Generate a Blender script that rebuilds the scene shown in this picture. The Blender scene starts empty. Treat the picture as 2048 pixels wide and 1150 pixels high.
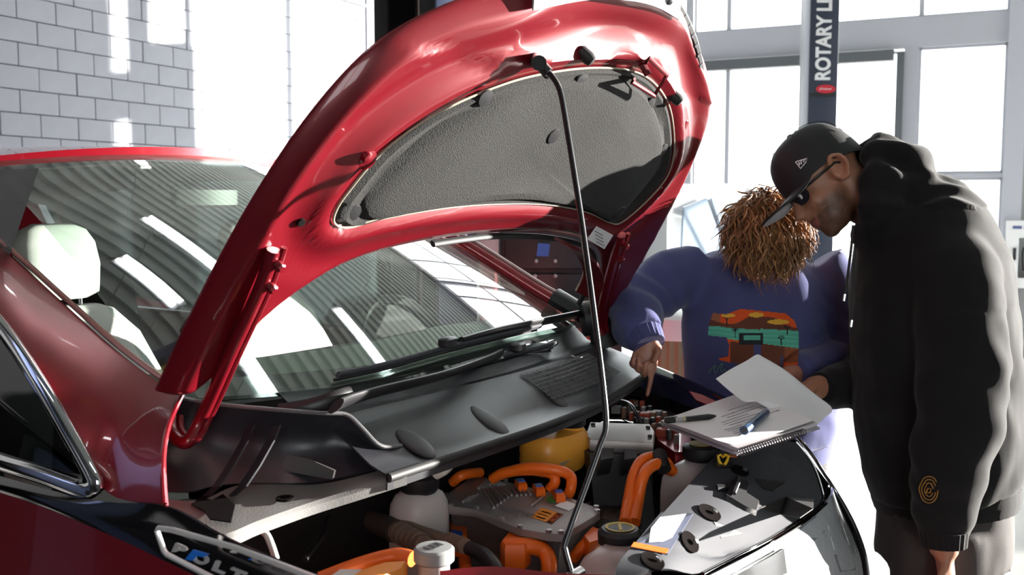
import bpy, bmesh, math, random
from mathutils import Vector, Matrix, noise
from mathutils.bvhtree import BVHTree
random.seed(7)
S = bpy.context.scene
COL = S.collection
V = Vector

# ---------------------------------------------------------------- camera
CP = V((-1.765, -0.43, 1.458)); YAW = 0.629; PIT = -0.088; FPX = 1990.0
FW = V((math.cos(YAW)*math.cos(PIT), math.sin(YAW)*math.cos(PIT), math.sin(PIT)))
RT = V((math.sin(YAW), -math.cos(YAW), 0)); UP = RT.cross(FW)
cam = bpy.data.cameras.new('camera'); cam.sensor_width = 36.0; cam.lens = FPX/2048*36.0
cam.clip_start = 0.05; cam.clip_end = 200
cam.dof.use_dof = True; cam.dof.focus_distance = 2.3; cam.dof.aperture_fstop = 6.3
camo = bpy.data.objects.new('camera', cam); COL.objects.link(camo)
camo.matrix_world = Matrix((( RT.x, UP.x, -FW.x, CP.x), (RT.y, UP.y, -FW.y, CP.y), (RT.z, UP.z, -FW.z, CP.z), (0, 0, 0, 1)))
S.camera = camo

# ---------------------------------------------------------------- light
RA = 0.18                                    # the hall is turned a little against the car
E1 = V((math.cos(RA), math.sin(RA), 0)); E2 = V((-math.sin(RA), math.cos(RA), 0))
SUN = (E1*0.678 - E2*0.735 + V((0, 0, 0.11))).normalized()
w = bpy.data.worlds.new('world'); S.world = w; w.use_nodes = True
bg = w.node_tree.nodes['Background']; bg.inputs[0].default_value = (0.97, 0.985, 1.0, 1); bg.inputs[1].default_value = 4.2
sl = bpy.data.lights.new('sun', 'SUN'); sl.energy = 15; sl.angle = math.radians(0.6); sl.color = (1.0, 0.95, 0.88)
so = bpy.data.objects.new('sun', sl); COL.objects.link(so)
so.rotation_euler = SUN.to_track_quat('Z', 'Y').to_euler(); so.location = (6, -8, 6)
S.view_settings.view_transform = 'Standard'; S.view_settings.look = 'None'
S.view_settings.exposure = 0.85; S.view_settings.gamma = 1.0; S.view_settings.use_curve_mapping = False

# ---------------------------------------------------------------- pixel -> place helpers (2048 x 1150 frame)
def ray(px, py): return FW + RT*((px-1024)/FPX) - UP*((py-575)/FPX)
def on(px, py, p0, n):
    d = ray(px, py); return CP + d*((V(p0)-CP).dot(n)/d.dot(n))
def atx(px, py, x): return on(px, py, V((x, 0, 0)), V((1, 0, 0)))
def aty(px, py, y): return on(px, py, V((0, y, 0)), V((0, 1, 0)))
def atz(px, py, z): return on(px, py, V((0, 0, z)), V((0, 0, 1)))
def dep(px, py, d): return CP + ray(px, py)*d

# ---------------------------------------------------------------- materials
MATS = {}
def mat(name, col, rough=0.5, metal=0.0, coat=0.0, spec=0.5, bump=0.0, bscale=60.0, var=0.0, vscale=8.0, trans=0.0, emit=None, sheen=0.0, attr=False, sss=0.0, stretch=None):
    if name in MATS: return MATS[name]
    m = bpy.data.materials.new(name); m.use_nodes = True; nt = m.node_tree; b = nt.nodes['Principled BSDF']
    b.inputs['Base Color'].default_value = (*col, 1); b.inputs['Roughness'].default_value = rough; b.inputs['Metallic'].default_value = metal
    b.inputs['Coat Weight'].default_value = coat; b.inputs['Coat Roughness'].default_value = 0.04
    b.inputs['Specular IOR Level'].default_value = spec; b.inputs['Transmission Weight'].default_value = trans
    b.inputs['Sheen Weight'].default_value = sheen; b.inputs['Sheen Roughness'].default_value = 0.4
    if sss: b.inputs['Subsurface Weight'].default_value = sss; b.inputs['Subsurface Radius'].default_value = (0.012, 0.005, 0.003)
    if emit: b.inputs['Emission Color'].default_value = (*emit[0], 1); b.inputs['Emission Strength'].default_value = emit[1]
    tc = nt.nodes.new('ShaderNodeTexCoord'); src = tc.outputs['Object']
    if stretch:
        mp = nt.nodes.new('ShaderNodeMapping'); mp.inputs['Scale'].default_value = stretch
        nt.links.new(src, mp.inputs['Vector']); src = mp.outputs['Vector']
    if attr:
        at = nt.nodes.new('ShaderNodeVertexColor'); at.layer_name = 'Col'
        nt.links.new(at.outputs['Color'], b.inputs['Base Color'])
    elif var:
        n = nt.nodes.new('ShaderNodeTexNoise'); n.inputs['Scale'].default_value = vscale; n.inputs['Detail'].default_value = 6
        r = nt.nodes.new('ShaderNodeValToRGB'); r.color_ramp.elements[0].position = .3; r.color_ramp.elements[1].position = .7
        r.color_ramp.elements[0].color = (*[max(0, c*(1-var)) for c in col], 1); r.color_ramp.elements[1].color = (*[min(1, c*(1+var)) for c in col], 1)
        nt.links.new(src, n.inputs['Vector']); nt.links.new(n.outputs['Fac'], r.inputs[0]); nt.links.new(r.outputs[0], b.inputs['Base Color'])
    if bump:
        n2 = nt.nodes.new('ShaderNodeTexNoise'); n2.inputs['Scale'].default_value = bscale; n2.inputs['Detail'].default_value = 4
        bp = nt.nodes.new('ShaderNodeBump'); bp.inputs['Strength'].default_value = bump; bp.inputs['Distance'].default_value = 0.01
        nt.links.new(src, n2.inputs['Vector']); nt.links.new(n2.outputs['Fac'], bp.inputs['Height']); nt.links.new(bp.outputs[0], b.inputs['Normal'])
    MATS[name] = m; return m
def glass(name, tint, ior=1.5, haze=0.0, hazecol=(.6, .65, .62), rough=0.0):
    m = bpy.data.materials.new(name); m.use_nodes = True; nt = m.node_tree; nt.nodes.clear()
    o = nt.nodes.new('ShaderNodeOutputMaterial'); t = nt.nodes.new('ShaderNodeBsdfTransparent'); t.inputs[0].default_value = (*tint, 1)
    g = nt.nodes.new('ShaderNodeBsdfGlossy'); g.inputs['Roughness'].default_value = rough
    lw = nt.nodes.new('ShaderNodeLayerWeight'); pw = nt.nodes.new('ShaderNodeMath'); pw.operation = 'POWER'; pw.inputs[1].default_value = 4.0
    f0 = ((ior-1)/(ior+1))**2; f = nt.nodes.new('ShaderNodeMath'); f.operation = 'MULTIPLY_ADD'; f.inputs[1].default_value = 1-f0; f.inputs[2].default_value = f0
    nt.links.new(lw.outputs['Facing'], pw.inputs[0]); nt.links.new(pw.outputs[0], f.inputs[0])
    mx = nt.nodes.new('ShaderNodeMixShader')
    nt.links.new(f.outputs[0], mx.inputs[0]); nt.links.new(t.outputs[0], mx.inputs[1]); nt.links.new(g.outputs[0], mx.inputs[2])
    last = mx
    if haze:
        d = nt.nodes.new('ShaderNodeBsdfDiffuse'); d.inputs[0].default_value = (*hazecol, 1)
        n = nt.nodes.new('ShaderNodeTexNoise'); n.inputs['Scale'].default_value = 9; n.inputs['Detail'].default_value = 8
        mr = nt.nodes.new('ShaderNodeMapRange'); mr.inputs[1].default_value = .3; mr.inputs[2].default_value = .75; mr.inputs[3].default_value = haze*.4; mr.inputs[4].default_value = haze*1.6
        m2 = nt.nodes.new('ShaderNodeMixShader')
        nt.links.new(n.outputs['Fac'], mr.inputs[0]); nt.links.new(mr.outputs[0], m2.inputs[0]); nt.links.new(mx.outputs[0], m2.inputs[1]); nt.links.new(d.outputs[0], m2.inputs[2]); last = m2
    nt.links.new(last.outputs[0], o.inputs[0]); MATS[name] = m; return m
RED = mat('car_paint', (.26, .003, .012), .30, .45, 1.0, bump=.02, bscale=900)
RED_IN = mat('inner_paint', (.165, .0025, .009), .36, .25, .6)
BLK = mat('black_plastic', (.016, .016, .018), .42, bump=.06, bscale=700)
GLOSSBLK = mat('gloss_black', (.004, .004, .005), .06, 0, 1.0)
RUB = mat('rubber', (.014, .014, .015), .6)
GREYP = mat('grey_plastic', (.070, .072, .082), .75, spec=.2, bump=.05, bscale=900)
CHROME = mat('chrome', (.86, .86, .88), .07, 1.0)
SATIN = mat('satin_chrome', (.80, .76, .75), .32, .55)
STEEL = mat('steel', (.55, .55, .56), .3, 1.0)
ALU = mat('cast_aluminium', (.36, .34, .335), .5, .75, bump=.12, bscale=500)
ORANGE = mat('orange_cable', (.85, .14, .008), .4)
WHITEPL = mat('translucent_tank', (.62, .56, .54), .35, sss=.25)
WHITE = mat('white_paint', (.85, .85, .85), .5)
PAPER = mat('paper', (.86, .85, .86), .75)
DARK = mat('dark_void', (.006, .005, .005), .9, spec=.05)
WGLASS = glass('windshield_glass', (.62, .72, .66), 2.25, .04)
SGLASS = glass('side_glass', (.05, .06, .06), 1.6)
PANE = glass('window_pane', (.96, .98, .98), 1.45)

# ---------------------------------------------------------------- mesh helpers
ROOTLOC = {}
def tag(o, label=None, cat=None, group=None, kind=None):
    if label: o['label'] = label
    if cat: o['category'] = cat
    if group: o['group'] = group
    if kind: o['kind'] = kind
    return o
def empty(name, loc, label, cat, group=None):
    o = bpy.data.objects.new(name, None); o.empty_display_size = .1; o.location = loc; COL.objects.link(o); ROOTLOC[o] = V(loc)
    return tag(o, label, cat, group)
def link(name, me, m, parent=None, label=None):
    o = bpy.data.objects.new(name, me); COL.objects.link(o)
    if m is not None and not me.materials:
        me.materials.append(m)
    if parent is not None:
        o.parent = parent
        if parent in ROOTLOC: o.matrix_parent_inverse = Matrix.Translation(-ROOTLOC[parent])
    if label: o['label'] = label
    return o
def mesh(vs, fs, smooth=True):
    me = bpy.data.meshes.new('m'); me.from_pydata([tuple(v) for v in vs], [], fs); me.update()
    bm = bmesh.new(); bm.from_mesh(me); bmesh.ops.recalc_face_normals(bm, faces=bm.faces[:]); bm.to_mesh(me); bm.free()
    if smooth: shade(me)
    return me
def shade(me, ang=40):
    for p in me.polygons: p.use_smooth = True
    try: me.set_sharp_from_angle(angle=math.radians(ang))
    except Exception: pass
def ob(name, vs_fs, m, parent=None, label=None, smooth=True):
    return link(name, mesh(*vs_fs, smooth), m, parent, label)
def join(*parts):
    vs, fs = [], []
    for a, b in parts:
        o = len(vs); vs += [V(v) for v in a]; fs += [tuple(i+o for i in f) for f in b]
    return vs, fs
def cat(pts, n=8, closed=False):
    pts = [V(p) for p in pts]; N = len(pts); out = []
    rng = range(N) if closed else range(N-1)
    for i in rng:
        if closed: p0, p1, p2, p3 = pts[(i-1) % N], pts[i], pts[(i+1) % N], pts[(i+2) % N]
        else: p0, p1, p2, p3 = pts[max(i-1, 0)], pts[i], pts[i+1], pts[min(i+2, N-1)]
        for k in range(n):
            t = k/n
            out.append(.5*((2*p1)+(p2-p0)*t+(2*p0-5*p1+4*p2-p3)*t*t+(3*p1-p0-3*p2+p3)*t**3))
    if not closed: out.append(pts[-1])
    return out
def grid(rows):
    """rows: list of equal-length point lists"""
    m = len(rows[0]); vs = [V(p) for r in rows for p in r]
    fs = [(i*m+j, i*m+j+1, (i+1)*m+j+1, (i+1)*m+j) for i in range(len(rows)-1) for j in range(m-1)]
    return vs, fs
def thick(vf, t, d=None):
    """give an open sheet a thickness t along its normals (or along d)"""
    me = mesh(*vf); bm = bmesh.new(); bm.from_mesh(me); bpy.data.meshes.remove(me)
    bm.normal_update()
    src = bm.faces[:]; bnd = [e for e in bm.edges if e.is_boundary]
    mp = {v: bm.verts.new(v.co - (V(d) if d is not None else v.normal)*t) for v in bm.verts[:]}
    for f in src: bm.faces.new([mp[v] for v in reversed(f.verts)])
    for e in bnd:
        a, b = e.verts; bm.faces.new((b, a, mp[a], mp[b]))
    bm.verts.index_update()
    vs = [v.co.copy() for v in bm.verts]; fs = [tuple(v.index for v in f.verts) for f in bm.faces]; bm.free(); return vs, fs
def loft(rings, cap=True, closed=True):
    n = len(rings[0]); vs = [V(p) for r in rings for p in r]; fs = []
    for i in range(len(rings)-1):
        for j in range(n if closed else n-1):
            k = (j+1) % n; fs.append((i*n+j, i*n+k, (i+1)*n+k, (i+1)*n+j))
    if cap: fs += [tuple(range(n-1, -1, -1)), tuple((len(rings)-1)*n+j for j in range(n))]
    return vs, fs
def tube(pts, r, n=10, cap=True, ref=None):
    """r: number, or per point number or (a, b) with a along ref"""
    pts = [V(p) for p in pts]; N = len(pts)
    rs = [r]*N if not isinstance(r, (list, tuple)) else r
    rings = []; nrm = None
    for i, p in enumerate(pts):
        t = (pts[min(i+1, N-1)]-pts[max(i-1, 0)]).normalized()
        if ref is not None: a = V(ref) - t*V(ref).dot(t)
        elif nrm is None: a = t.orthogonal()
        else: a = nrm - t*nrm.dot(t)
        if a.length < 1e-6: a = t.orthogonal()
        a.normalize(); nrm = a; b = t.cross(a)
        q = rs[i]; qa, qb = q if isinstance(q, (list, tuple)) else (q, q)
        rings.append([p + a*(qa*math.cos(2*math.pi*k/n)) + b*(qb*math.sin(2*math.pi*k/n)) for k in range(n)])
    return loft(rings, cap)
def lathe(prof, c, ax=(0, 0, 1), n=24):
    """prof: (radius, height) pairs along axis"""
    ax = V(ax).normalized(); a = ax.orthogonal().normalized(); b = ax.cross(a); c = V(c)
    return loft([[c+ax*h+a*(r*math.cos(2*math.pi*k/n))+b*(r*math.sin(2*math.pi*k/n)) for k in range(n)] for r, h in prof])
def ell(c, r, M=None, nu=16, nv=10):
    c = V(c); vs = []; fs = []
    M = M or Matrix.Identity(3)
    for i in range(nv+1):
        th = math.pi*i/nv
        for j in range(nu):
            ph = 2*math.pi*j/nu
            vs.append(c + M @ V((r[0]*math.sin(th)*math.cos(ph), r[1]*math.sin(th)*math.sin(ph), r[2]*math.cos(th))))
    for i in range(nv):
        for j in range(nu):
            k = (j+1) % nu; fs.append((i*nu+j, i*nu+k, (i+1)*nu+k, (i+1)*nu+j))
    return vs, fs
def prism(poly, d, inset=0.0):
    """closed polygon extruded by vector d"""
    d = V(d); poly = [V(p) for p in poly]; c = sum(poly, V())/len(poly)
    rings = [poly, [p+d for p in poly]]
    if inset: rings = [[p+(c-p).normalized()*inset for p in poly], [p+d*.12 for p in poly], [p+d*.88 for p in poly], [p+d+(c-p).normalized()*inset for p in poly]]
    return loft(rings)
def box(c, s, M=None, bev=0.0):
    c = V(c); M = M or Matrix.Identity(3); x, y, z = s[0]/2, s[1]/2, s[2]/2
    if not bev:
        return prism([c+M@V((a, b, -z)) for a, b in ((-x, -y), (x, -y), (x, y), (-x, y))], M@V((0, 0, 2*z)))
    def ring(i, h):
        X, Y = x-i, y-i; k = min(bev, X*.9, Y*.9); o = []
        for sx, sy, a0 in ((1, 1, 0), (-1, 1, 90), (-1, -1, 180), (1, -1, 270)):
            for a in (0, 45, 90):
                q = math.radians(a0+a); o.append(c+M@V((sx*(X-k)+k*math.cos(q), sy*(Y-k)+k*math.sin(q), h)))
        return o
    return loft([ring(bev*.7, -z), ring(0, -z+bev*.7), ring(0, z-bev*.7), ring(bev*.7, z)])
def frame3(fwd, up=(0, 0, 1)):
    """columns: forward, left, up"""
    f = V(fwd).normalized(); u = V(up); u = (u-f*u.dot(f)).normalized(); l = u.cross(f)
    return Matrix(((f.x, l.x, u.x), (f.y, l.y, u.y), (f.z, l.z, u.z)))
def remesh(vf, voxel, smooth=6, fac=.5):
    me = mesh(*vf, False); o = bpy.data.objects.new('tmp', me); COL.objects.link(o)
    md = o.modifiers.new('r', 'REMESH'); md.mode = 'VOXEL'; md.voxel_size = voxel
    dg = bpy.context.evaluated_depsgraph_get(); e = o.evaluated_get(dg); m2 = bpy.data.meshes.new_from_object(e)
    bpy.data.objects.remove(o); bpy.data.meshes.remove(me)
    bm = bmesh.new(); bm.from_mesh(m2)
    for _ in range(smooth): bmesh.ops.smooth_vert(bm, verts=bm.verts[:], factor=fac, use_axis_x=True, use_axis_y=True, use_axis_z=True)
    bm.normal_update(); bm.to_mesh(m2); bm.free()
    for p in m2.polygons: p.use_smooth = True
    return m2
def displace(me, fn):
    bm = bmesh.new(); bm.from_mesh(me); bm.normal_update()
    ds = [(v, v.normal.copy()*fn(v.co, v.normal)) for v in bm.verts]
    for v, d in ds: v.co += d
    bm.normal_update(); bm.to_mesh(me); bm.free(); return me
def bvh(me):
    return BVHTree.FromPolygons([v.co.copy() for v in me.vertices], [tuple(p.vertices) for p in me.polygons])
def paint(me, fn):
    ca = me.color_attributes.new('Col', 'FLOAT_COLOR', 'POINT')
    for v in me.vertices: ca.data[v.index].color = (*fn(v.co, v.normal), 1)
def lin(r, g, b):
    f = lambda c: (c/255/12.92 if c/255 <= .04045 else ((c/255+.055)/1.055)**2.4)
    return (f(r), f(g), f(b))
def text_mesh(txt, size, depth):
    cu = bpy.data.curves.new('t', 'FONT'); cu.body = txt; cu.size = size; cu.extrude = depth; cu.align_x = 'LEFT'; cu.offset = size*.035
    o = bpy.data.objects.new('t', cu); COL.objects.link(o); dg = bpy.context.evaluated_depsgraph_get()
    me = bpy.data.meshes.new_from_object(o.evaluated_get(dg)); bpy.data.objects.remove(o); bpy.data.curves.remove(cu); return me
# ================================================================ the hall
def R(p, q, z=0.0): return E1*p + E2*q + V((0, 0, z))
RM = Matrix(((E1.x, E2.x, 0), (E1.y, E2.y, 0), (0, 0, 1)))
PW, QL, QR, PF, HC = 9.5, 7.5, -6.0, -6.0, 6.6
FZ = -.15                                    # hall floor; the car stands a little raised on the lift pads
def rbox(p0, p1, q0, q1, z0, z1, bev=0.0): return box(R((p0+p1)/2, (q0+q1)/2, (z0+z1)/2), (p1-p0, q1-q0, z1-z0), RM, bev)
def qpx(px, p=PW):
    d = ray(px, 400); d.z = 0; t = (p-CP.dot(E1))/d.dot(E1); return (CP+d*t).dot(E2)
def zpx(px, py, p=PW):
    d = ray(px, py); t = (p-CP.dot(E1))/d.dot(E1); return (CP+d*t).z
FLOORM = mat('polished_concrete', (.50, .49, .47), .28, var=.16, vscale=1.3, bump=.02, bscale=40)
BLOCKM = mat('painted_block', (.34, .34, .38), .75, bump=.25, bscale=120, var=.06, vscale=4)
MORTAR = mat('mortar', (.23, .23, .26), .85)
WALLG = mat('grey_wall', (.33, .33, .33), .8)
FRAMEM = mat('mullion_grey', (.50, .51, .56), .45)
DARKFR = mat('dark_track', (.12, .13, .14), .5)
CEILM = mat('ceiling_steel', (.50, .53, .50), .5, .2)
def struct(name, vf, m, smooth=False): return tag(ob(name, vf, m, None, None, smooth), kind='structure')
struct('floor', rbox(PF, PW, QR, QL, -.4, FZ), FLOORM)
GROUNDM = mat('outside_ground', (.62, .60, .56), .8, var=.1, vscale=2)
struct('ground', join(rbox(PW, PW+30, -40, 40, -.4, FZ-.02), rbox(-30, PW, -40, QR, -.4, FZ-.02)), GROUNDM)
struct('reflection_mat', rbox(PF+.1, -1.15, QR+.1, QL-.1, FZ, FZ+.012), mat('reflection_black', (.02, .02, .022), .8))  # unseen dark sheet, added to darken what the car side reflects
# corrugated ceiling deck
prof = []
p = PF
while p < PW:
    prof += [(p, HC), (p+.09, HC), (p+.11, HC+.05), (p+.18, HC+.05)]; p += .20
struct('ceiling', thick(grid([[R(a, QR, b) for a, b in prof], [R(a, QL, b) for a, b in prof]]), .02, (0, 0, -1)), CEILM)
# block wall on the left, with every block of the stretch that shows
wl = struct('wall_left', rbox(PF, PW, QL, QL+.2, FZ, HC), MORTAR)
bw, bh = .40, .20
bme = mesh(*box((0, 0, 0), (bw-.008, .05, bh-.008), None, .004), False); bme.materials.append(BLOCKM)
for iz in range(8, 21):
    for ip in range(20):
        p = 1.75 + ip*bw + (.2 if iz % 2 else 0)
        if p > PW-.2: continue
        o = bpy.data.objects.new('concrete_block', bme); COL.objects.link(o); o.parent = wl
        o.location = R(p, QL-.018+random.uniform(-.003, .003), (iz+.5)*bh); o.rotation_euler = (0, 0, RA)
ob('reflection_lining', rbox(PF, 1.55, QL-.03, QL, FZ, HC), mat('charcoal_wall', (.05, .05, .055), .8), wl, smooth=False)  # unseen dark stretch, added to give the pillar dark reflections
rest = [rbox(1.55, PW, QL-.03, QL, FZ, 1.6), rbox(1.55, PW, QL-.03, QL, 4.2, HC)]
ob('plain_blockwork', join(*rest), BLOCKM, wl, smooth=False)
ob('wall_line', tube([R(p, QL-.06, 4.0) for p in (4, 7, PW-.05)], .022), DARKFR, wl)  # thin dark line running along the wall
# glazed wall at the far end
q0 = qpx(2012); qa = qpx(1828); qb = qpx(1800); qm = qpx(1451); qu = qpx(1830)
zb0, zb1 = 3.03, 3.34; QE = 3.12
wb = struct('wall_back', join(rbox(PW, PW+.25, -1.5, q0, FZ, HC), rbox(PW, PW+.25, QR, -1.5, 6.4, HC), rbox(PW, PW+.25, QR-.25, QR+.1, FZ, 6.4), rbox(PW, PW+.25, q0, QL, FZ, .12), rbox(PW, PW+.25, q0, QL, 6.4, HC)), WALLG)
struct('trim_1', join(rbox(PW-.06, PW+.12, q0, QE, zb0, zb1), rbox(PW-.06, PW+.12, QE-.09, QE, FZ, 6.4), rbox(PW-.10, PW+.14, q0-.14, q0+.04, FZ, 6.4)), FRAMEM)
struct('trim_2', join(rbox(PW-.05, PW+.08, qa, qb, .1, zb0), rbox(PW-.03, PW+.05, q0, qa, 1.68, 1.73)), FRAMEM)
struct('trim_3', join(rbox(PW-.16, PW-.02, qb+.1, QE-.09, zb0-.13, zb0-.02), rbox(PW-.12, PW-.03, qb, qb+.07, 1.2, zb0-.05)), DARKFR)
n = 0
def window(qs, zs, label=None):
    global n
    n += 1
    w_ = struct('window_%d' % n, join(rbox(PW, PW+.05, qs[0], qs[0]+.025, zs[0], zs[1]), rbox(PW, PW+.05, qs[1]-.025, qs[1], zs[0], zs[1]),
                rbox(PW, PW+.05, qs[0], qs[1], zs[0], zs[0]+.025), rbox(PW, PW+.05, qs[0], qs[1], zs[1]-.025, zs[1])), FRAMEM)
    ob('pane', rbox(PW+.02, PW+.026, qs[0]+.02, qs[1]-.02, zs[0]+.02, zs[1]-.02), PANE, w_, smooth=False)
window((q0+.04, qa), (.12, 1.68)); window((q0+.04, qa), (1.73, zb0))
for a, b in ((qb, qm), (qm, QE-.09)): window((a, b), (.12, zb0-.02))
struct('shadow_panel', rbox(PW, PW+.1, 3.2, 3.82, .12, 3.6), FRAMEM)  # added out of sight to cast the shadow block on the left wall
struct('sun_block_wall', rbox(PW+.25, PW+2.95, -.75, -.42, FZ-.02, 7.0), WALLG)  # unseen outer wall, added to keep sun off the right-hand windows
window((3.2, 3.82), (3.6, 5.03)); window((3.2, 3.82), (5.03, 6.4))
for a, b in ((3.82, 5.6), (5.6, QL)): window((a, b), (.12, 5.03)); window((a, b), (5.03, 6.4))
for a, b in ((q0+.04, qu), (qu, qm), (qm, QE-.09)): window((a, b), (zb1, 5.03)); window((a, b), (5.03, 6.4))
for a, b in ((QR+.1, -3.7), (-3.7, -1.5)):  # out-of-view glazing, added to bring sun onto the floor
    for za, zb in ((FZ, 2.2), (2.2, 4.3), (4.3, 6.4)): window((a, b), (za, zb))
# right side wall with an unseen opening added to let the sun in, and the wall behind the camera
struct('wall_right', join(rbox(PF, 5.6, QR-.25, QR, FZ, HC), rbox(5.6, PW, QR-.25, QR, 3.7, HC), rbox(8.7, PW+.25, QR-.25, QR, FZ, 3.7)), WALLG)
CHAR = mat('charcoal_wall', (.05, .05, .055), .8)
struct('wall_front', join(rbox(PF-.25, PF, QR-.25, -4.6, FZ, HC), rbox(PF-.25, PF, -1.4, QL+.2, FZ, HC), rbox(PF-.25, PF, -4.6, -1.4, FZ, .8), rbox(PF-.25, PF, -4.6, -1.4, 3.8, HC)), CHAR)
for a, b in ((-4.6, -3.0), (-3.0, -1.4)):  # unseen windows, added for fill from the camera side
    n += 1
    w_ = struct('window_%d' % n, join(rbox(PF-.1, PF-.04, a, a+.05, .8, 3.8), rbox(PF-.1, PF-.04, b-.05, b, .8, 3.8), rbox(PF-.1, PF-.04, a, b, .8, .86), rbox(PF-.1, PF-.04, a, b, 3.74, 3.8)), FRAMEM)
    ob('pane', rbox(PF-.08, PF-.074, a+.04, b-.04, .85, 3.75), PANE, w_, smooth=False)
struct('ground_front', rbox(PF-30, PF-.25, -40, 40, -.4, FZ-.02), GROUNDM)

# fluorescent strips hung under the ceiling
HL = 5.0
LAMPM = mat('tube_light', (.9, .95, 1), .5, emit=((.92, .97, 1.0), 9.0))
strips = [(2.0, 1.2, 1.8, 'tube light nearest above the car bonnet'), (1.80, 2.44, 3.3, 'tube light above the windscreen on the near side'),
          (2.5, 2.5, 3.75, 'double tube light above the middle of the car roof'), (3.5, .95, 1.85, 'tube light above the far fender of the red car'),
          (3.4, 4.6, 5.8, 'tube light close to the block wall'), (-2.4, .6, 1.8, 'tube light behind the camera over the near side'), (-2.4, 3.4, 4.6, 'tube light behind the camera toward the block wall')]
for pp, qa_, qb_, lab in strips:
    t = empty('tube_light', R(pp, (qa_+qb_)/2, HL+.15), lab, 'ceiling lamp', 'ceiling tube lights')
    ob('housing', rbox(pp-.09, pp+.09, qa_, qb_, HL+.03, HL+.09, .01), WHITE, t)
    for qh in (qa_+.15, qb_-.15): ob('hanger', tube([R(pp, qh, HL+.09), R(pp, qh, HC+.02)], .006), STEEL, t)
    for dx in (-.045, .045): ob('tube', tube([R(pp+dx, qa_+.03, HL), R(pp+dx, qb_-.03, HL)], .022, 10), LAMPM, t)
# ================================================================ the red car
CARX = .03
car = empty('car', (CARX, 2.0, 0), 'dark red hatchback with its bonnet propped open in the foreground', 'car')
def cp(*a, **k): return ob(*a, **k)
# ---- windscreen surface
def W(u, v):
    c = 1-u*u
    b = V((CARX+.70*u, 1.15-.15*c, 1.09-.02*c)); t = V((CARX+.53*u, 2.15-.13*c, 1.555+.03*c))
    return b.lerp(t, v) + V((0, -.42, .9))*(.03*math.sin(math.pi*max(0, min(1, v))))
us = [-1+2*i/28 for i in range(29)]
ws = ob('windshield', grid([[W(u, v/14) for u in us] for v in range(15)]), WGLASS, car, 'dusty windscreen reflecting the hall windows')
frit = thick(grid([[W(u, v)+V((0, .004, -.008)) for u in us] for v in (0, .03, .06)]), .002)
ob('black_border', frit, GLOSSBLK, ws)
# ---- roof
def RF(u, y):
    t = (y-2.05)/2.0
    return V((CARX+u*(.53+.05*math.sin(math.pi*min(1, t+.15))), y-.13*(1-u*u)*(1-t)+.09, 1.555+.045*(1-u*u)+.04*math.sin(math.pi*min(1, t*.9+.05))-.14*t*t))
ob('roof', thick(grid([[RF(u, 2.06+.1*j) for u in us] for j in range(20)]), .03), RED, car)
# ---- near side: A pillar panel, quarter window, beltline, lower body
upper = [(-420, 240, -.55), (-250, 325, -.57), (-120, 400, -.60), (0, 492, -.625), (120, 600, -.65), (220, 690, -.672), (300, 752, -.688), (362, 790, -.70)]
lower = [(-420, 360, -.72), (-250, 430, -.75), (-120, 505, -.775), (0, 628, -.80), (90, 765, -.83), (150, 868, -.845), (215, 985, -.855), (325, 1008, -.85)]
up_c = cat([atx(*q) for q in upper], 6); lo_c = cat([atx(*q) for q in lower], 6)
rows = []
for k in range(9):
    t = k/8
    rows.append([a.lerp(b, t) + V((-.022, -.006, .014))*math.sin(math.pi*t) for a, b in zip(up_c, lo_c)])
ap = ob('front_pillar', thick(grid(rows), .012), RED, car, 'glossy dark red pillar panel beside the windscreen')
# folded bright edge of the panel end
ob('flange', tube([p[-1]+V((.002, -.002, 0)) for p in rows], .0045, 8), RED, ap)
ob('gutter', tube([p+V((.008, 0, .006)) for p in up_c], .006, 8), mat('pillar_trim', (.55, .25, .22), .25, .6), ap)
# quarter window with its chrome surround
qpath = [(-420, 372, -.735), (-250, 445, -.765), (-120, 520, -.79), (0, 650, -.815), (85, 775, -.84), (140, 868, -.853), (188, 955, -.862), (186, 975, -.863), (160, 978, -.864), (80, 950, -.866), (0, 925, -.868), (-200, 860, -.87), (-420, 800, -.87)]
qp = [atx(*q) for q in qpath]
qc = cat(qp, 6)
ctr = sum(qp, V())/len(qp)
rows = [[p + V((.006, 0, 0)) for p in qc], [ctr.lerp(p, .5)+V((.012, 0, 0)) for p in qc], [ctr+V((.012, 0, 0)) for p in qc]]
qw = ob('quarter_window', grid(rows), SGLASS, car, 'dark triangular quarter window with chrome surround')
ob('chrome_surround', tube(qc, [(.011, .016)]*len(qc), 12, ref=(1, 0, 0)), CHROME, qw)
ob('weather_strip', tube([p.lerp(ctr, .05)+V((-.003, 0, 0)) for p in qc], .007, 8), GLOSSBLK, qw)
# beltline strip in gloss black
bt_u = [(-500, 845, -.868), (-200, 905, -.868), (0, 952, -.868), (100, 980, -.868), (215, 1004, -.866), (330, 1012, -.863), (450, 1075, -.862), (600, 1138, -.86), (760, 1200, -.855), (960, 1280, -.845)]
bt_l = [(-500, 850, -.875), (-200, 925, -.876), (0, 985, -.878), (100, 1020, -.878), (215, 1068, -.876), (330, 1122, -.874), (420, 1165, -.872), (560, 1232, -.868), (720, 1305, -.862), (930, 1390, -.85)]
bu = cat([atx(*q) for q in bt_u], 5); bl = cat([atx(*q) for q in bt_l], 5)
belt = ob('belt_trim', thick(grid([[a.lerp(b, k/5)+V((-.006, 0, 0))*math.sin(math.pi*k/5) for a, b in zip(bu, bl)] for k in range(6)]), .01), GLOSSBLK, car, 'gloss black trim strip carrying the chrome badge')
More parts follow.
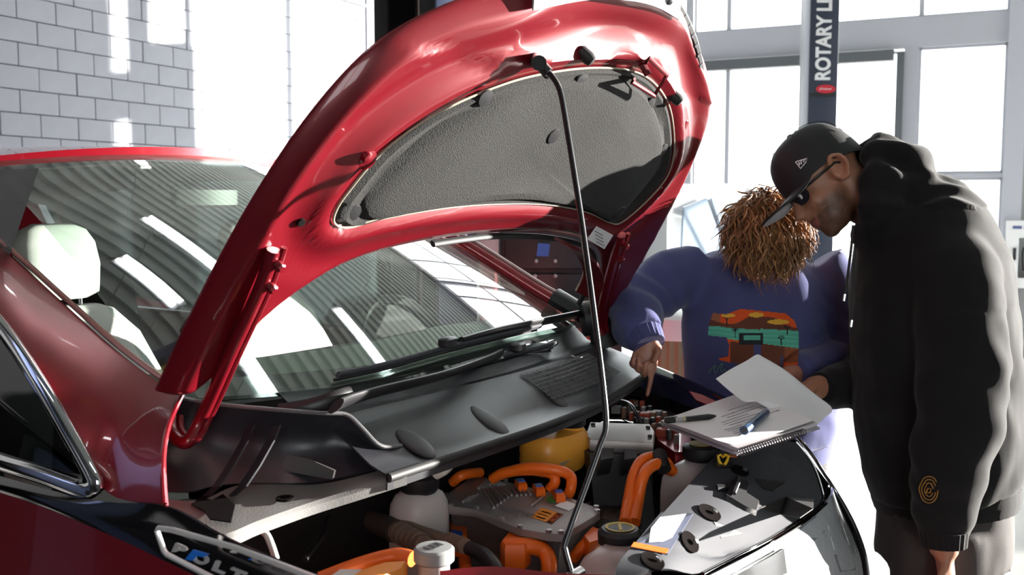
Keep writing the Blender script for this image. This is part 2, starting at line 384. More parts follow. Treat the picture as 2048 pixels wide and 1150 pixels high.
# lower door and fender skin
rows = [[b for b in bl]]
for z, dx in ((.80, -.012), (.72, -.02), (.6, -.022), (.45, -.01), (.3, .02)):
    rows.append([V((b.x+dx, b.y, min(z, b.z-.03*(.9-z)*10))) for b in bl])
low = ob('door_skin', thick(grid([cat([rows[i][j] for i in range(len(rows))], 4) for j in range(len(bl))]), .02), RED, car)
# front fender skin forward of the strip, wrapping to the bumper
def fside(sx):
    out = []
    for y, xx, zt in ((.74, .842, .885), (.55, .835, .85), (.40, .80, .80), (.28, .73, .75), (.18, .62, .70), (.14, .45, .66), (.12, .25, .60), (.12, 0, .58)):
        out.append([V((CARX*(1 if xx else 1)+sx*xx*(1 if z > .5 else .99), y-(.03 if z < .5 else 0), z)) for z in (zt, zt-.04, .54, .48, .36, .25)])
    return out
ob('bumper_skin', thick(grid(fside(-1)), .015), RED, car)
ob('bumper_skin', thick(grid([[V((x_, y_, z_)) for z_ in (.57, .5, .4, .25)] for x_, y_ in ((CARX, .12), (.25, .14), (.42, .20), (.55, .30), (.62, .40))]), .015), RED, car)
# body behind: far side, rear and floor pan
fs = []
for y in (1.0, 1.3, 1.8, 2.4, 3.0, 3.6, 4.0):
    k = .0 if y < 3.2 else (y-3.2)*.12
    fs.append([V((CARX+.83-k, y, .98)), V((CARX+.86-k, y, .93)), V((CARX+.885-k, y, .75)), V((CARX+.885-k, y, .5)), V((CARX+.85-k, y, .3))])
ob('far_side_skin', thick(grid(fs), .015), RED, car)
ns = [[V((2*CARX-p.x, p.y, p.z)) for p in r] for r in fs[3:]]
ob('rear_door_skin', thick(grid(ns), .015), RED, car)
rear = [[V((CARX+u*.79, 4.0, .35)), V((CARX+u*.80, 4.06, .7)), V((CARX+u*.76, 4.0, 1.0)), V((CARX+u*.62, 3.95, 1.35)), V((CARX+u*.55, 3.92, 1.47))] for u in us[::4]]
ob('tailgate', thick(grid(rear), .02), RED, car)
ob('floor_pan', box((CARX, 2.1, .27), (1.62, 3.7, .05)), DARK, car)
for sx in (1,):
    r_ = [[V((CARX+sx*(.83), y, .98)), V((CARX+sx*.70, y+.02, 1.25)), V((CARX+sx*.575, y+.05, 1.53))] for y in (1.9, 2.4, 3.0, 3.6, 3.9)]
    ob('side_window', grid(r_), SGLASS, car)
r_ = [[V((CARX-.83, y, .98)), V((CARX-.70, y+.02, 1.25)), V((CARX-.575, y+.05, 1.53))] for y in (1.75, 2.4, 3.0, 3.6, 3.9)]
ob('side_window', grid(r_), SGLASS, car)
# far A pillar
fp = cat([atx(1205, 648, .76), W(1, .12)+V((.035, 0, .012)), W(1, .45)+V((.035, 0, .014)), W(1, .8)+V((.035, 0, .012)), W(1, 1.02)+V((.03, 0, .005))], 6)
fpl = ob('far_pillar', tube(fp, [(.022, .034)]*len(fp), 12, ref=(0, -.4, .9)), RED, car)
ob('pillar_trim', tube([p+V((.0, -.012, .022)) for p in fp], .005, 8), mat('pillar_bright', (.75, .6, .6), .3, .6), fpl)
ob('pillar_foot', tube(cat([W(1, .10)+V((.03, -.01, .02)), W(1, .0)+V((.04, -.02, .015)), atx(1200, 660, .78)], 5), [(.028, .04)]*11, 12, ref=(0, -.4, .9)), BLK, fpl)
# wheels
for sx in (-1, 1):
    for y in (.82, 3.45):
        c = V((CARX+sx*.70, y, .325))
        wh = ob('tyre', lathe([(.19, -.1), (.29, -.105), (.32, -.08), (.325, 0), (.32, .08), (.29, .105), (.19, .1)], c, (sx, 0, 0), 32), RUB, car)
        ob('rim', join(lathe([(.03, .06), (.05, .075), (.03, .085)], c, (sx, 0, 0)), lathe([(.185, .05), (.2, .09), (.185, .1), (.175, .05)], c, (sx, 0, 0), 32),
           *[box(c+V((sx*.07, math.cos(a)*.1, math.sin(a)*.1)), (.02, .16, .04), Matrix.Rotation(a, 3, 'X')) for a in [2*math.pi*k/5 for k in range(5)]]), STEEL, wh)
# ---- badge on the strip
def beltpt(px, py, off=0.0):
    h = on(px, py, V((-.872-off, 0, 0)), V((1, 0, .05)).normalized()); return h
badge = ob('badge_frame', tube([beltpt(*q, .006) for q in [(318, 1056), (314, 1062), (328, 1102), (334, 1109), (480, 1184), (640, 1262), (780, 1225), (640, 1160), (470, 1095), (345, 1060)]] + [beltpt(318, 1056, .006)], .0042, 8), SATIN, car, 'chrome badge frame')
badge['label'] = 'chrome framed badge reading the model name'
def letters(txt, ox_, oy_, w_, h_, m):
    o0 = beltpt(ox_, oy_, .004); ex_ = (beltpt(500, 1172, .004)-beltpt(340, 1108, .004)); ex_ = ex_.normalized(); ey_ = (beltpt(ox_+9, oy_-20, .004)-o0).normalized(); nz = ey_.cross(ex_).normalized()
    if nz.x > 0: nz = -nz
    tm_ = text_mesh(txt, 1.0, .0); bm_ = bmesh.new(); bm_.from_mesh(tm_); bpy.data.meshes.remove(tm_)
    vs_ = [v.co.copy() for v in bm_.verts]; bm_.verts.index_update(); f_ = [tuple(v.index for v in f.verts) for f in bm_.faces]; bm_.free()
    x0 = min(v.x for v in vs_); x1 = max(v.x for v in vs_); y1 = max(v.y for v in vs_)
    v2 = [o0+ex_*((v.x-x0)/(x1-x0)*w_)+ey_*(v.y/y1*h_) for v in vs_]
    return link('letter', mesh([p+nz*.003 for p in v2]+v2, f_+[tuple(len(v2)+i for i in reversed(f)) for f in f_], False), m, badge)
letters('B', 346, 1102, .032, .019, SATIN); letters('O', 384, 1119, .034, .019, SATIN); letters('L', 426, 1138, .026, .019, SATIN); letters('T', 457, 1152, .032, .019, SATIN)
ob('letter_accent', prism([beltpt(*q, .0085) for q in [(372, 1118), (388, 1099), (420, 1108), (408, 1114), (396, 1111), (386, 1121)]], (-.002, 0, 0)), mat('badge_blue', (.01, .16, .65), .3), badge, smooth=False)

# ---- interior
LEATH = mat('seat_light', (.62, .62, .60), .6, bump=.05)
SEATD = mat('seat_dark', (.05, .05, .052), .7)
DASH = mat('dashboard', (.045, .047, .047), .6, bump=.08, bscale=400)
CREAM = mat('dash_light', (.24, .29, .24), .6)
rows = []
for j in range(8):
    t = j/7; rows.append([V((CARX+u*.66, 1.20+.42*t-.15*(1-u*u)*(1-t), 1.03+.055*math.sin(math.pi*(.15+.75*t))-.0*t)) for u in us[::2]])
rows.append([V((p.x, p.y+.03, .80)) for p in rows[-1]])
dash = ob('dashboard', thick(grid(rows), .02), DASH, car)
rows = [[V((CARX+u*.60, 1.26-.14*(1-u*u)+.28*t, 1.085+.02*math.sin(math.pi*t))) for u in us[4:25:2]] for t in (0, .33, .66, 1)]
ob('dash_pad', thick(grid(rows), .01), CREAM, dash)
def seat(cx, nm):
    b = []
    for z, y, hw, th in ((.55, 1.98, .23, .06), (.75, 2.03, .25, .08), (.95, 2.10, .24, .075), (1.08, 2.15, .20, .06), (1.15, 2.18, .14, .045), (1.165, 2.185, .10, .03)):
        b.append([V((cx+hw*math.copysign(abs(math.cos(a))**.6, math.cos(a)), y+th*math.copysign(abs(math.sin(a))**.7, math.sin(a)), z)) for a in [2*math.pi*k/24 for k in range(24)]])
    s = ob('seat', loft(b), LEATH, car)
    hr = []
    for z, hw, th in ((1.185, .07, .03), (1.20, .105, .045), (1.28, .118, .052), (1.34, .112, .050), (1.375, .092, .040), (1.392, .055, .02)):
        hr.append([V((cx+hw*math.copysign(abs(math.cos(a))**.8, math.cos(a)), 2.19+(z-1.2)*.2+th*math.copysign(abs(math.sin(a))**.7, math.sin(a)), z)) for a in [2*math.pi*k/24 for k in range(24)]])
    ob('headrest', loft(hr), LEATH, s)
    for dx in (-.05, .05): ob('headrest_post', tube([(cx+dx, 2.18, 1.1), (cx+dx, 2.19, 1.22)], .006), STEEL, s)
    ob('cushion', box((cx, 1.72, .55), (.48, .5, .14), None, .05), SEATD, s)
seat(CARX-.31, 0); seat(CARX+.36, 1)
ob('rear_bench', join(box((CARX, 3.0, .62), (1.25, .5, .2), None, .06), box((CARX, 3.28, .95), (1.25, .14, .6), Matrix.Rotation(-.25, 3, 'X'), .05)), SEATD, car)
stw = lathe([(.185, -.015), (.2, 0), (.185, .015), (.17, 0), (.185, -.015)], (CARX+.37, 1.52, 1.0), V((0, -.9, .45)), 32)
ob('steering_wheel', join(stw, box((CARX+.37, 1.52, 1.0), (.34, .03, .07), Matrix.Rotation(.5, 3, 'X'), .01)), SEATD, car)
ob('headliner', grid([[RF(u, 2.1+.2*j)-V((0, 0, .05)) for u in us[::4]] for j in range(9)]), mat('headliner', (.35, .36, .35), .9), car)
ob('rear_mirror', box(W(0, .86)+V((0, .09, -.06)), (.22, .03, .06), None, .012), BLK, car)
# ---- bonnet, propped open
HA = math.radians(56); HH = V((0, 1.13, 1.04)); HD = V((0, -math.cos(HA), math.sin(HA))); HN = V((0, math.sin(HA), math.cos(HA)))
def HP(x, s, n=0.0): return HH + V((x, 0, 0)) + HD*s + HN*n
def hp(px, py, n=0.0): return on(px, py, HH+HN*n, HN)
def hl(px, py, n=0.0):
    p = hp(px, py, n); return p.x, (p-HH).dot(HD)
half = [(.0, .42), (.2, .413), (.40, .383), (.52, .333), (.60, .255), (.645, .15), (.70, .095), (.755, .11), (.745, .3), (.72, .5), (.675, .67), (.605, .80), (.50, .882), (.37, .945), (.2, 1.02), (0, 1.06)]
loop = half[:-1] + [(-x, s) for x, s in half[::-1]][:-1]
def dens(pts, n=4): return [(p.x, p.y) for p in cat([V((x, s, 0)) for x, s in pts], n, True)]
loop = dens(loop, 4); NL = len(loop)
rear_h = [(0, .42), (.2, .413), (.40, .383), (.52, .333), (.60, .255), (.645, .15), (.70, .095), (.755, .11)]
def interp(pts, x):
    for (x0, y0), (x1, y1) in zip(pts[:-1], pts[1:]):
        if x0 <= x <= x1: return y0+(y1-y0)*(x-x0)/(x1-x0)
    return pts[-1][1]
rc = [(p.x, p.y) for p in cat([V((x, q, 0)) for x, q in rear_h], 6)]
fc_ = [(p.x, p.y) for p in cat([V((x, q, 0)) for x, q in half[7:][::-1]], 6)]
NXH = 52
hx = [.755*math.copysign(math.sin(math.pi/2*abs(k)/NXH)**.9, k) for k in range(-NXH, NXH+1)]
def hgrid(nfn, nv=34):
    rows_ = []
    for j in range(nv+1):
        v = .5-.5*math.cos(math.pi*j/nv); r_ = []
        for x in hx:
            a0, a1 = interp(rc, abs(x)), max(interp(fc_, abs(x)), interp(rc, abs(x))+.004); q = a0+(a1-a0)*v
            r_.append(HP(x, q, nfn(x, q, v)))
        rows_.append(r_)
    return grid(rows_)
def dome(x, q, v): return .052*(1-abs(2*v-1)**2.4)*(1-(abs(x)/.755)**3)
hood = ob('hood', thick(hgrid(dome), .004), RED, car, 'dark red bonnet propped open, seen from below')
# liner outline read from the photo, resampled to run with the outer edge
lin_px = [(662, 440), (664, 415), (690, 375), (760, 295), (870, 218), (1000, 162), (1100, 138), (1190, 130), (1262, 138), (1305, 165), (1334, 215), (1342, 290), (1330, 345), (1290, 395), (1240, 438), (1215, 441), (1170, 420), (1090, 404), (990, 402), (880, 410), (760, 430), (690, 448)]
liner = dens([hl(px, py, -.035) for px, py in lin_px], 6)
lc = (sum(x for x, q in liner)/len(liner), sum(q for x, q in liner)/len(liner))
def dist(pt, poly):
    best = 9
    for i in range(len(poly)):
        (x0, y0), (x1, y1) = poly[i], poly[(i+1) % len(poly)]; dx, dy = x1-x0, y1-y0; L2 = dx*dx+dy*dy or 1e-9
        t = max(0, min(1, ((pt[0]-x0)*dx+(pt[1]-y0)*dy)/L2)); d = math.hypot(pt[0]-x0-dx*t, pt[1]-y0-dy*t); best = min(best, d)
    return best
def inpoly(pt, poly):
    c = False; j = len(poly)-1
    for i in range(len(poly)):
        if (poly[i][1] > pt[1]) != (poly[j][1] > pt[1]) and pt[0] < (poly[j][0]-poly[i][0])*(pt[1]-poly[i][1])/(poly[j][1]-poly[i][1])+poly[i][0]: c = not c
        j = i
    return c
oloop = [(x, q) for x, q in rc]+[(x, q) for x, q in fc_[::-1]]+[(-x, q) for x, q in fc_[1:]]+[(-x, q) for x, q in rc[::-1][1:]]
def inner_n(x, q, v):
    do = dist((x, q), oloop); dl = dist((x, q), liner)
    if inpoly((x, q), liner): return -.041+.016*min(1, dl/.03)
    n_ = -.003-.036*min(1, do/.032)**.7
    n_ -= .012*math.exp(-((dl-.026)/.020)**2)
    n_ += .006*math.exp(-((dl-.085)/.025)**2)
    if q > .82: n_ -= .010*math.sin(x*14)*min(1, do/.05)*(dl > .03)
    return n_
ob('inner_frame', thick(hgrid(inner_n, 64), .002, -HN), RED_IN, hood, 'pressed red inner frame of the bonnet')
LINER = mat('liner_felt', (.018, .018, .0175), .95, bump=.7, bscale=420, var=.55, vscale=500)
lprof = [(1.0, -.030), (.985, -.044), (.955, -.050), (.92, -.044), (.89, -.044), (.86, -.054), (.80, -.058), (.6, -.060), (.3, -.054), (.02, -.050)]
rings = []
for t, nn_ in lprof: rings.append([HP(lc[0]+(x-lc[0])*t, lc[1]+(s-lc[1])*t, nn_+.012*noise.noise(V((x*t*5, s*t*7, 2)))*(t < .9)) for x, s in liner])
lin_o = ob('hood_liner', loft(rings), LINER, hood, 'dark grey felt bonnet liner')
ob('liner_edge', tube([HP(x, s, -.046) for x, s in liner] + [HP(*liner[0], -.046)], .0022, 6), mat('liner_rim', (.32, .29, .22), .8), lin_o)
def hdisc(px, py, r, n0, h, m, par, name='clip', asp=1.0):
    c = hp(px, py, n0); return ob(name, lathe([(r*.9, -.012), (r, -.004), (r, .0), (r*.9, h*.5), (r*.3, h*.7)], c, -HN, 20), m, par)
ltree = bvh(lin_o.data)
for px, py in ((970, 196), (1163, 160), (706, 426), (1107, 272), (1300, 208), (1325, 300), (1240, 424)):
    h = ltree.ray_cast(CP, ray(px, py).normalized())
    if h[0] is not None: ob('clip', lathe([(.015, -.003), (.0175, .0005), (.0165, .0025), (.006, .0035)], h[0], -HN, 20), BLK, lin_o)
hdisc(603, 446, .008, -.0395, .002, DARK, hood, 'hole'); hdisc(733, 318, .020, -.046, .010, RED_IN, hood, 'pressing'); hdisc(735, 316, .010, -.054, .008, RED_IN, hood, 'pressing')
hdisc(1368, 252, .016, -.044, .006, RED_IN, hood, 'pressing'); hdisc(1325, 378, .016, -.044, .006, RED_IN, hood, 'pressing')
def bump_stop(px, py):
    c = hp(px, py, -.045); b = ob('bump_stop', lathe([(.013, -.01), (.014, .012), (.011, .022), (.004, .024)], c, (-HN+V((.5, 0, -.3))).normalized(), 16), RUB, hood)
bump_stop(1168, 108); bump_stop(1347, 192)
# striker loop
lp = [hp(*q, -.085) for q in [(1298, 116), (1334, 150), (1308, 192), (1264, 164), (1290, 140)]]
ob('striker', join(tube([hp(1290, 128, -.045)]+[lp[0]]+lp[1:4]+[hp(1268, 158, -.05)], .0055, 8), tube([hp(1284, 128, -.05), hp(1296, 150, -.07)], .008, 8)), mat('striker_steel', (.16, .02, .025), .4, .5), hood)
# label
ob('warning_label', prism([hp(*q, -.052) for q in [(1193, 452), (1226, 470), (1208, 498), (1174, 478)]], -HN*.0012), PAPER, hood, smooth=False)
for k in range(4): ob('label_line', prism([hp(1190+k*1+a, 461+k*7+b, -.0535) for a, b in ((0, 0), (16, 9), (15, 11), (-1, 2))], -HN*.0004), mat('ink_grey', (.3, .3, .32), .7), hood, smooth=False)
# front seal plate, ribbed side seal, rear edge rubber
fr = [(-.34, .965), (-.2, 1.01), (-.08, 1.03), (.03, 1.035), (.14, 1.025)]
frc = cat([V((x, s, 0)) for x, s in fr], 5)
ob('front_seal_plate', thick(grid([[HP(p.x, p.y+d, -.035-.02*(d < 0)) for p in frc] for d in (-.035, .0, .02)]), .004), mat('seal_grey', (.34, .34, .35), .5), hood)
for p in frc[2::5]: ob('plate_button', lathe([(.008, 0), (.008, .004), (.003, .006)], HP(p.x, p.y-.012, -.05), -HN, 12), BLK, hood)
sdc = cat([hp(*q, -.012) for q in ((1338, -8), (1362, 36), (1382, 86), (1393, 140), (1397, 196))], 8)
seal = ob('side_seal', tube(sdc, [(.014, .022)]*len(sdc), 10, ref=(1, 0, 0)), RUB, hood)
for p, q in zip(sdc[:-1:3], sdc[1::3]): ob('seal_rib', tube([p+V((-.004, 0, 0)), p.lerp(q, .7)+V((-.004, 0, 0))], [(.016, .023)]*2, 10, ref=(1, 0, 0)), GREYP, seal)
rr = cat([V((x, s, 0)) for x, s in ((-.22, .408), (-.12, .416), (0, .420), (.2, .408), (.38, .378), (.48, .335), (.535, .26), (.55, .17))], 6)
ob('rear_edge_rubber', tube([HP(p.x, p.y-.004, -.012) for p in rr], [(.008, .006)]*len(rr), 10), RUB, hood)
tail = cat([hp(*q, -.03) for q in [(1110, 472), (1150, 500), (1166, 540), (1150, 580)]], 5)
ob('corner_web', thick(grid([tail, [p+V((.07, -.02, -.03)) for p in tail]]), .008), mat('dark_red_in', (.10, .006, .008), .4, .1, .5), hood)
# hinge arms
def hinge(path, n, w):
    pts = cat(path, 6); a = ob('hinge_arm', tube(pts, [(w, .012)]*len(pts), 10, ref=(1, 0, 0)), RED_IN, car)
    ob('hinge_flange', tube([p+V((w*.9, -.012, .004)) for p in pts], .006, 8), RED_IN, a)
    for k in (2, 5): ob('bolt', lathe([(.009, -.004), (.009, .008), (.006, .011)], pts[k]+V((.006, -.012, -.01)), (-HN), 6), RED_IN, a)
    return a
hinge([hp(548, 500, -.05), hp(520, 580, -.055), hp(462, 705, -.05), hp(405, 832, -.04), dep(375, 884, 1.78), dep(346, 868, 1.80), dep(342, 838, 1.83)], 0, .013)
hinge([hp(1243, 470, -.05), hp(1228, 520, -.05), hp(1212, 580, -.04), dep(1200, 640, 2.86), dep(1205, 668, 2.88)], 0, .015)
# ---- prop rod
rod_px = [(1083, 130), (1108, 158), (1122, 190), (1136, 270), (1152, 370), (1170, 490), (1190, 640), (1206, 770), (1212, 850), (1200, 890), (1168, 980), (1132, 1080), (1130, 1100), (1142, 1142)]
ptop = hp(1083, 130, -.075); dt = (ptop-CP).dot(FW); pb = atz(1142, 1142, .86); db = (pb-CP).dot(FW)
rp = cat([dep(x, y, dt+(db-dt)*(y-130)/1012) for x, y in rod_px], 5)
rod = ob('prop_rod', tube(rp, .0052, 10), mat('rod_black', (.02, .02, .022), .25, .3, .3), car, 'thin bent black rod holding the bonnet up')
ob('rod_end', tube([rp[0]+(rp[0]-rp[4])*.3, rp[3]], .0095, 10), BLK, rod)
ob('rod_socket', tube([hp(1070, 118, -.04), hp(1078, 126, -.08)], .014, 12), BLK, hood)
ob('rod_clip', box(hp(1090, 140, -.078), (.03, .012, .022), Matrix.Rotation(.5, 3, 'Y'), .004), BLK, rod)
ob('rod_pivot', tube([pb+V((-.012, 0, -.01)), pb+V((.03, 0, -.01))], .009, 10), STEEL, rod)

# ---- windscreen / cowl helpers
def onW(px, py, off=0.0):
    u, v = 0.0, .3
    def f(u, v):
        d = W(u, v)+V((0, -.42, .9))*off-CP; z = d.dot(FW); return 1024+FPX*d.dot(RT)/z-px, 575-FPX*d.dot(UP)/z-py
    for _ in range(40):
        a = f(u, v); b = f(u+1e-4, v); c = f(u, v+1e-4)
        j11, j12, j21, j22 = (b[0]-a[0])/1e-4, (c[0]-a[0])/1e-4, (b[1]-a[1])/1e-4, (c[1]-a[1])/1e-4
        det = j11*j22-j12*j21; du = (-a[0]*j22+a[1]*j12)/det; dv = (-a[1]*j11+a[0]*j21)/det
        u += .6*max(-.3, min(.3, du)); v += .6*max(-.3, min(.3, dv))
    return W(u, v)+V((0, -.42, .9))*off
# cowl: shelf, front face, lip and rubber seal
cols = 30
xs = [-.47+(.77+.47)*i/(cols-1) for i in range(cols)]
def wb_(x):
    u = max(-1, min(1, (x-CARX)/.70)); return W(u, .015)
def sh_(x): return V((x, .955+.12*max(0, (x+.1)/.87)**2.5+.01*max(0, -x-.2), 1.042-.012*max(0, (x-.5)/.27)**2))
def fb_(x): return V((x-.0, .862-.03*math.exp(-((x+.25)/.25)**2)+.10*max(0, (x-.1)/.67)**2.2, .982+.008*max(0, (x-.3)/.4)))
def lp_(x): return fb_(x)+V((0, -.014, -.008))
def sl_(x): return V((x, .785+.005+.13*max(0, (x+.1)/.87)**2, .962+.012*max(0, (x-.3)/.4)))
COWL = mat('cowl_plastic', (.020, .021, .026), .38, bump=.05, bscale=900)
cowl = ob('cowl', thick(grid([[wb_(x)+V((0, -.0, -.006)) for x in xs], [wb_(x).lerp(sh_(x), .5)+V((0, 0, -.022)) for x in xs], [sh_(x)+V((0, .012, -.004)) for x in xs], [sh_(x) for x in xs], [sh_(x)+V((0, -.008, -.006)) for x in xs],
      [sh_(x).lerp(fb_(x), .5)+V((0, -.004, 0)) for x in xs], [fb_(x) for x in xs], [lp_(x) for x in xs], [sl_(x)+V((0, .012, .002)) for x in xs], [sl_(x) for x in xs], [sl_(x)+V((0, .002, -.03)) for x in xs]]), .004), COWL, car, 'black plastic cowl below the windscreen')
ob('cowl_seal', tube([sl_(x)+V((0, -.002, -.006)) for x in xs], [(.009, .008)]*cols, 10, ref=(0, 0, 1)), RUB, cowl)
for px, py, a, b in ((812, 884, .030, .05), (980, 842, .028, .055), (1092, 795, .022, .045)):
    x = atz(px, py, .985).x; c = fb_(x); m = (sh_(x)-fb_(x)).normalized()
    ob('cowl_shadow', ell(c+V((0, .004, .004)), (a, .004, b), Matrix.Rotation(math.atan2(m.y, m.z)*-1, 3, 'X')), mat('shadow_black', (.006, .006, .007), .5), cowl)  # flat dark domes standing in for arched shadows on the face
# honeycomb inlet grille on the far half of the face
gx = [.17+i*.012 for i in range(33)]
bars = []
for i, x in enumerate(gx): bars.append(tube([sh_(x)+V((0, -.010, -.004)), fb_(x+.004)+V((0, -.006, .006))], .0014, 4))
for k in range(1, 9): bars.append(tube([sh_(x).lerp(fb_(x), k/9)+V((0, -.009, 0)) for x in gx], .0014, 4))
tag(ob('inlet_mesh', join(*bars), mat('mesh_grey', (.12, .12, .12), .5), cowl), kind='stuff')
# near cowl end: raised lip, dark wall and tray
tl = cat([dep(335, 792, 1.80), atz(390, 803, 1.08), atz(450, 812, 1.078), atz(560, 822, 1.072), atz(640, 828, 1.064), atz(690, 831, 1.056), atz(722, 858, 1.03), atz(758, 893, .995), atz(800, 893, .985)], 5)
bl_ = cat([atz(335, 985, .935), atz(385, 985, .935), atz(440, 972, .935), atz(520, 968, .935), atz(600, 968, .937), atz(660, 960, .942), atz(710, 950, .95), atz(760, 936, .956), atz(820, 915, .966)], 5)
rows = [[a.lerp(b, t)+V((.02, .04, 0))*math.sin(math.pi*t) for a, b in zip(tl, bl_)] for t in [k/8 for k in range(9)]]
ce = ob('cowl_end', thick(grid(rows), .004), COWL, car, 'black flared end of the cowl on the near side')
ob('cowl_end_lip', tube([p+V((0, -.003, .002)) for p in tl], .0042, 8), mat('lip_grey', (.10, .10, .105), .35), ce)
pr = [(560, 850), (548, 880), (520, 930), (492, 972), (470, 992)]
for dx in (0, -52): ob('cowl_rib', thick(grid([[atz(x+dx, y, 1.06-.12*k/4) for k, (x, y) in enumerate(pr)], [atz(x+dx, y, 1.06-.12*k/4)+V((.01, .035, -.01)) for k, (x, y) in enumerate(pr)]]), .003), COWL, ce)
ob('ledge', thick(grid([[atz(x, y, .985-.01*k/5) for k, (x, y) in enumerate(((505, 900), (560, 905), (620, 918), (672, 940)))], [atz(x, y, .955) for x, y in ((500, 930), (555, 940), (615, 950), (668, 958))]]), .004), mat('ledge_grey', (.075, .075, .075), .6), ce)
TRAY = mat('tray_grey', (.16, .16, .155), .55, bump=.1, bscale=300)
to = [(328, 998), (400, 1000), (470, 972), (540, 968), (640, 968), (740, 946), (806, 925)]
ti = [(330, 1004), (376, 1036), (440, 1068), (520, 1040), (620, 1005), (720, 974), (812, 945)]
ta = cat([atz(x, y, .935+.03*max(0, (x-640)/190)) for x, y in to], 5); tb = cat([atz(x, y, .93+.03*max(0, (x-640)/190)) for x, y in ti], 5)
rows = [[a.lerp(b, t) for a, b in zip(ta, tb)] for t in (0, .33, .66, 1)] + [[b+V((-.003, -.006, -.006)) for b in tb], [b+V((-.002, -.004, -.022)) for b in tb]]
tray = ob('cowl_tray', thick(grid(rows), .003), TRAY, ce, 'grey tray at the cowl corner')
ob('tray_hole', lathe([(.016, -.001), (.016, .003), (.009, .003), (.009, .001)], atz(570, 998, .936), (0, 0, 1), 20), DARK, tray)
ob('tray_slot', prism([atz(*q, .937) for q in [(382, 1010), (404, 996), (424, 1002), (446, 990), (470, 1012), (462, 1046), (420, 1040), (408, 1022)]], (0, 0, .002)), DARK, tray, smooth=False)
ob('drain_tube', tube(cat([atz(505, 1052, .92), atz(530, 1066, .905), atz(542, 1088, .89), atz(552, 1118, .865)], 5), .006, 10), mat('hose_grey', (.5, .5, .48), .5), ce)
# ---- wipers
def wiper(name, arm, blade, fn, lab):
    a = cat([fn(*q) for q in arm], 6); ww = ob(name, tube(a, [(.021*(1-.35*i/len(a)), .008) for i in range(len(a))], 10, ref=(0, -.75, .65)), BLK, car, lab)
    b = cat([fn(*q) for q in blade], 6)
    ob('blade', tube([p+V((0, .0, -.008)) for p in b], [(.010, .006)]*len(b), 8, ref=(0, -.75, .65)), GREYP, ww); ob('blade_rubber', tube([p+V((0, .012, -.02)) for p in b], .004, 6), RUB, ww)
    m = b[len(b)//2]; ob('joint', box(m+V((0, -.008, .008)), (.05, .03, .022), Matrix.Rotation(.25, 3, 'Z'), .006), BLK, ww)
    return ww
w1 = wiper('wiper', [(672, 812), (700, 800), (760, 782), (880, 752), (965, 722), (1000, 706)], [(940, 724), (1000, 706), (1060, 694), (1112, 681)], lambda x, y: atz(x, y, 1.082), 'near wiper parked across the cowl')
ob('pivot_cover', tube(cat([atz(560, 826, 1.06), atz(620, 816, 1.07), atz(670, 800, 1.082), atz(700, 790, 1.086)], 5), [(.018, .010)]*16, 10, ref=(0, 0, 1)), BLK, w1)
w2 = wiper('wiper', [(1188, 622), (1130, 634), (1050, 650), (985, 664), (920, 682)], [(676, 742), (780, 720), (890, 690), (1000, 664), (1080, 646)], lambda x, y: onW(x, y, .03), 'far wiper lying on the windscreen glass')
ob('far_cowl_block', tube(cat([atx(1165, 640, .70), atx(1200, 640, .74), atx(1215, 690, .76)], 5), [(.05, .035)]*11, 12, ref=(0, 0, 1)), BLK, cowl)
# ================================================================ engine bay
def pz(pts, z): return [atz(x, y, z) for x, y in pts]
def blk(name, pts, z, h, m, par, inset=.004, lab=None): return ob(name, prism(pz(pts, z), (0, 0, -h), inset), m, par, lab)
TUB = mat('bay_black', (.010, .009, .009), .55); DKRED = mat('bay_dark_red', (.075, .004, .006), .4, .1, .6)  # apron red darkened to hold the shadow of the bay
bay = ob('bay_wall', join(box((CARX, 1.02, .66), (1.5, .04, .52)), box((CARX, .62, .36), (1.5, .84, .04)), box((-.15, .32, .48), (.9, .04, .28))), TUB, car)
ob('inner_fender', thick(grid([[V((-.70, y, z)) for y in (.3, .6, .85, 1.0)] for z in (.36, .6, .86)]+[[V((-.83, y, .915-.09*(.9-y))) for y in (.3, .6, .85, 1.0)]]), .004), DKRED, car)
ob('inner_fender', thick(grid([[V((.72, y, z)) for y in (.55, .7, .85, 1.0)] for z in (.36, .6, .80)]), .004), TUB, car)
# far fender top edge
fe = [(1225, 700, .86), (1262, 712, .87), (1340, 743, .87), (1440, 788, .86), (1530, 835, .83), (1600, 882, .79), (1652, 955, .74), (1700, 1035, .70), (1728, 1105, .67), (1738, 1170, .64)]
fo = cat([atx(*q) for q in fe], 5)
fi_px = [(1222, 745, .75), (1250, 760, .76), (1320, 790, .755), (1410, 825, .745), (1500, 858, .735), (1575, 890, .72), (1622, 950, .66), (1660, 1020, .62), (1690, 1090, .60), (1700, 1160, .58)]
fi = cat([atx(*q) for q in fi_px], 5)
ff = ob('far_fender', thick(grid([[b+V((0, 0, -.12)) for b in fi], fi, [a.lerp(b, .5)+V((0, 0, .006)) for a, b in zip(fo, fi)], [a.lerp(b, .15)+V((0, 0, .006)) for a, b in zip(fo, fi)], fo, [a+V((-.004, .004, -.02)) for a in fo], [a+V((-.03, .03, -.16)) for a in fo], [V((a.x-.09, a.y+.05, .35)) for a in fo]]), .004), GLOSSBLK, car, 'far fender edge with its shade put in as gloss black')  # red car paint coloured black for the shade on it
ob('fender_edge', tube([p+V((.002, 0, .003)) for p in fo[20:]], .0035, 8), CHROME, ff)
ob('lit_fender_strip', thick(grid([cat([atx(*q) for q in ((1378, 782, .76), (1405, 790, .76), (1440, 806, .755))], 5), cat([atx(*q) for q in ((1392, 800, .735), (1412, 808, .735), (1440, 822, .73))], 5)]), .006), RED, ff)  # sunlit bit of the fender put in as a red strip
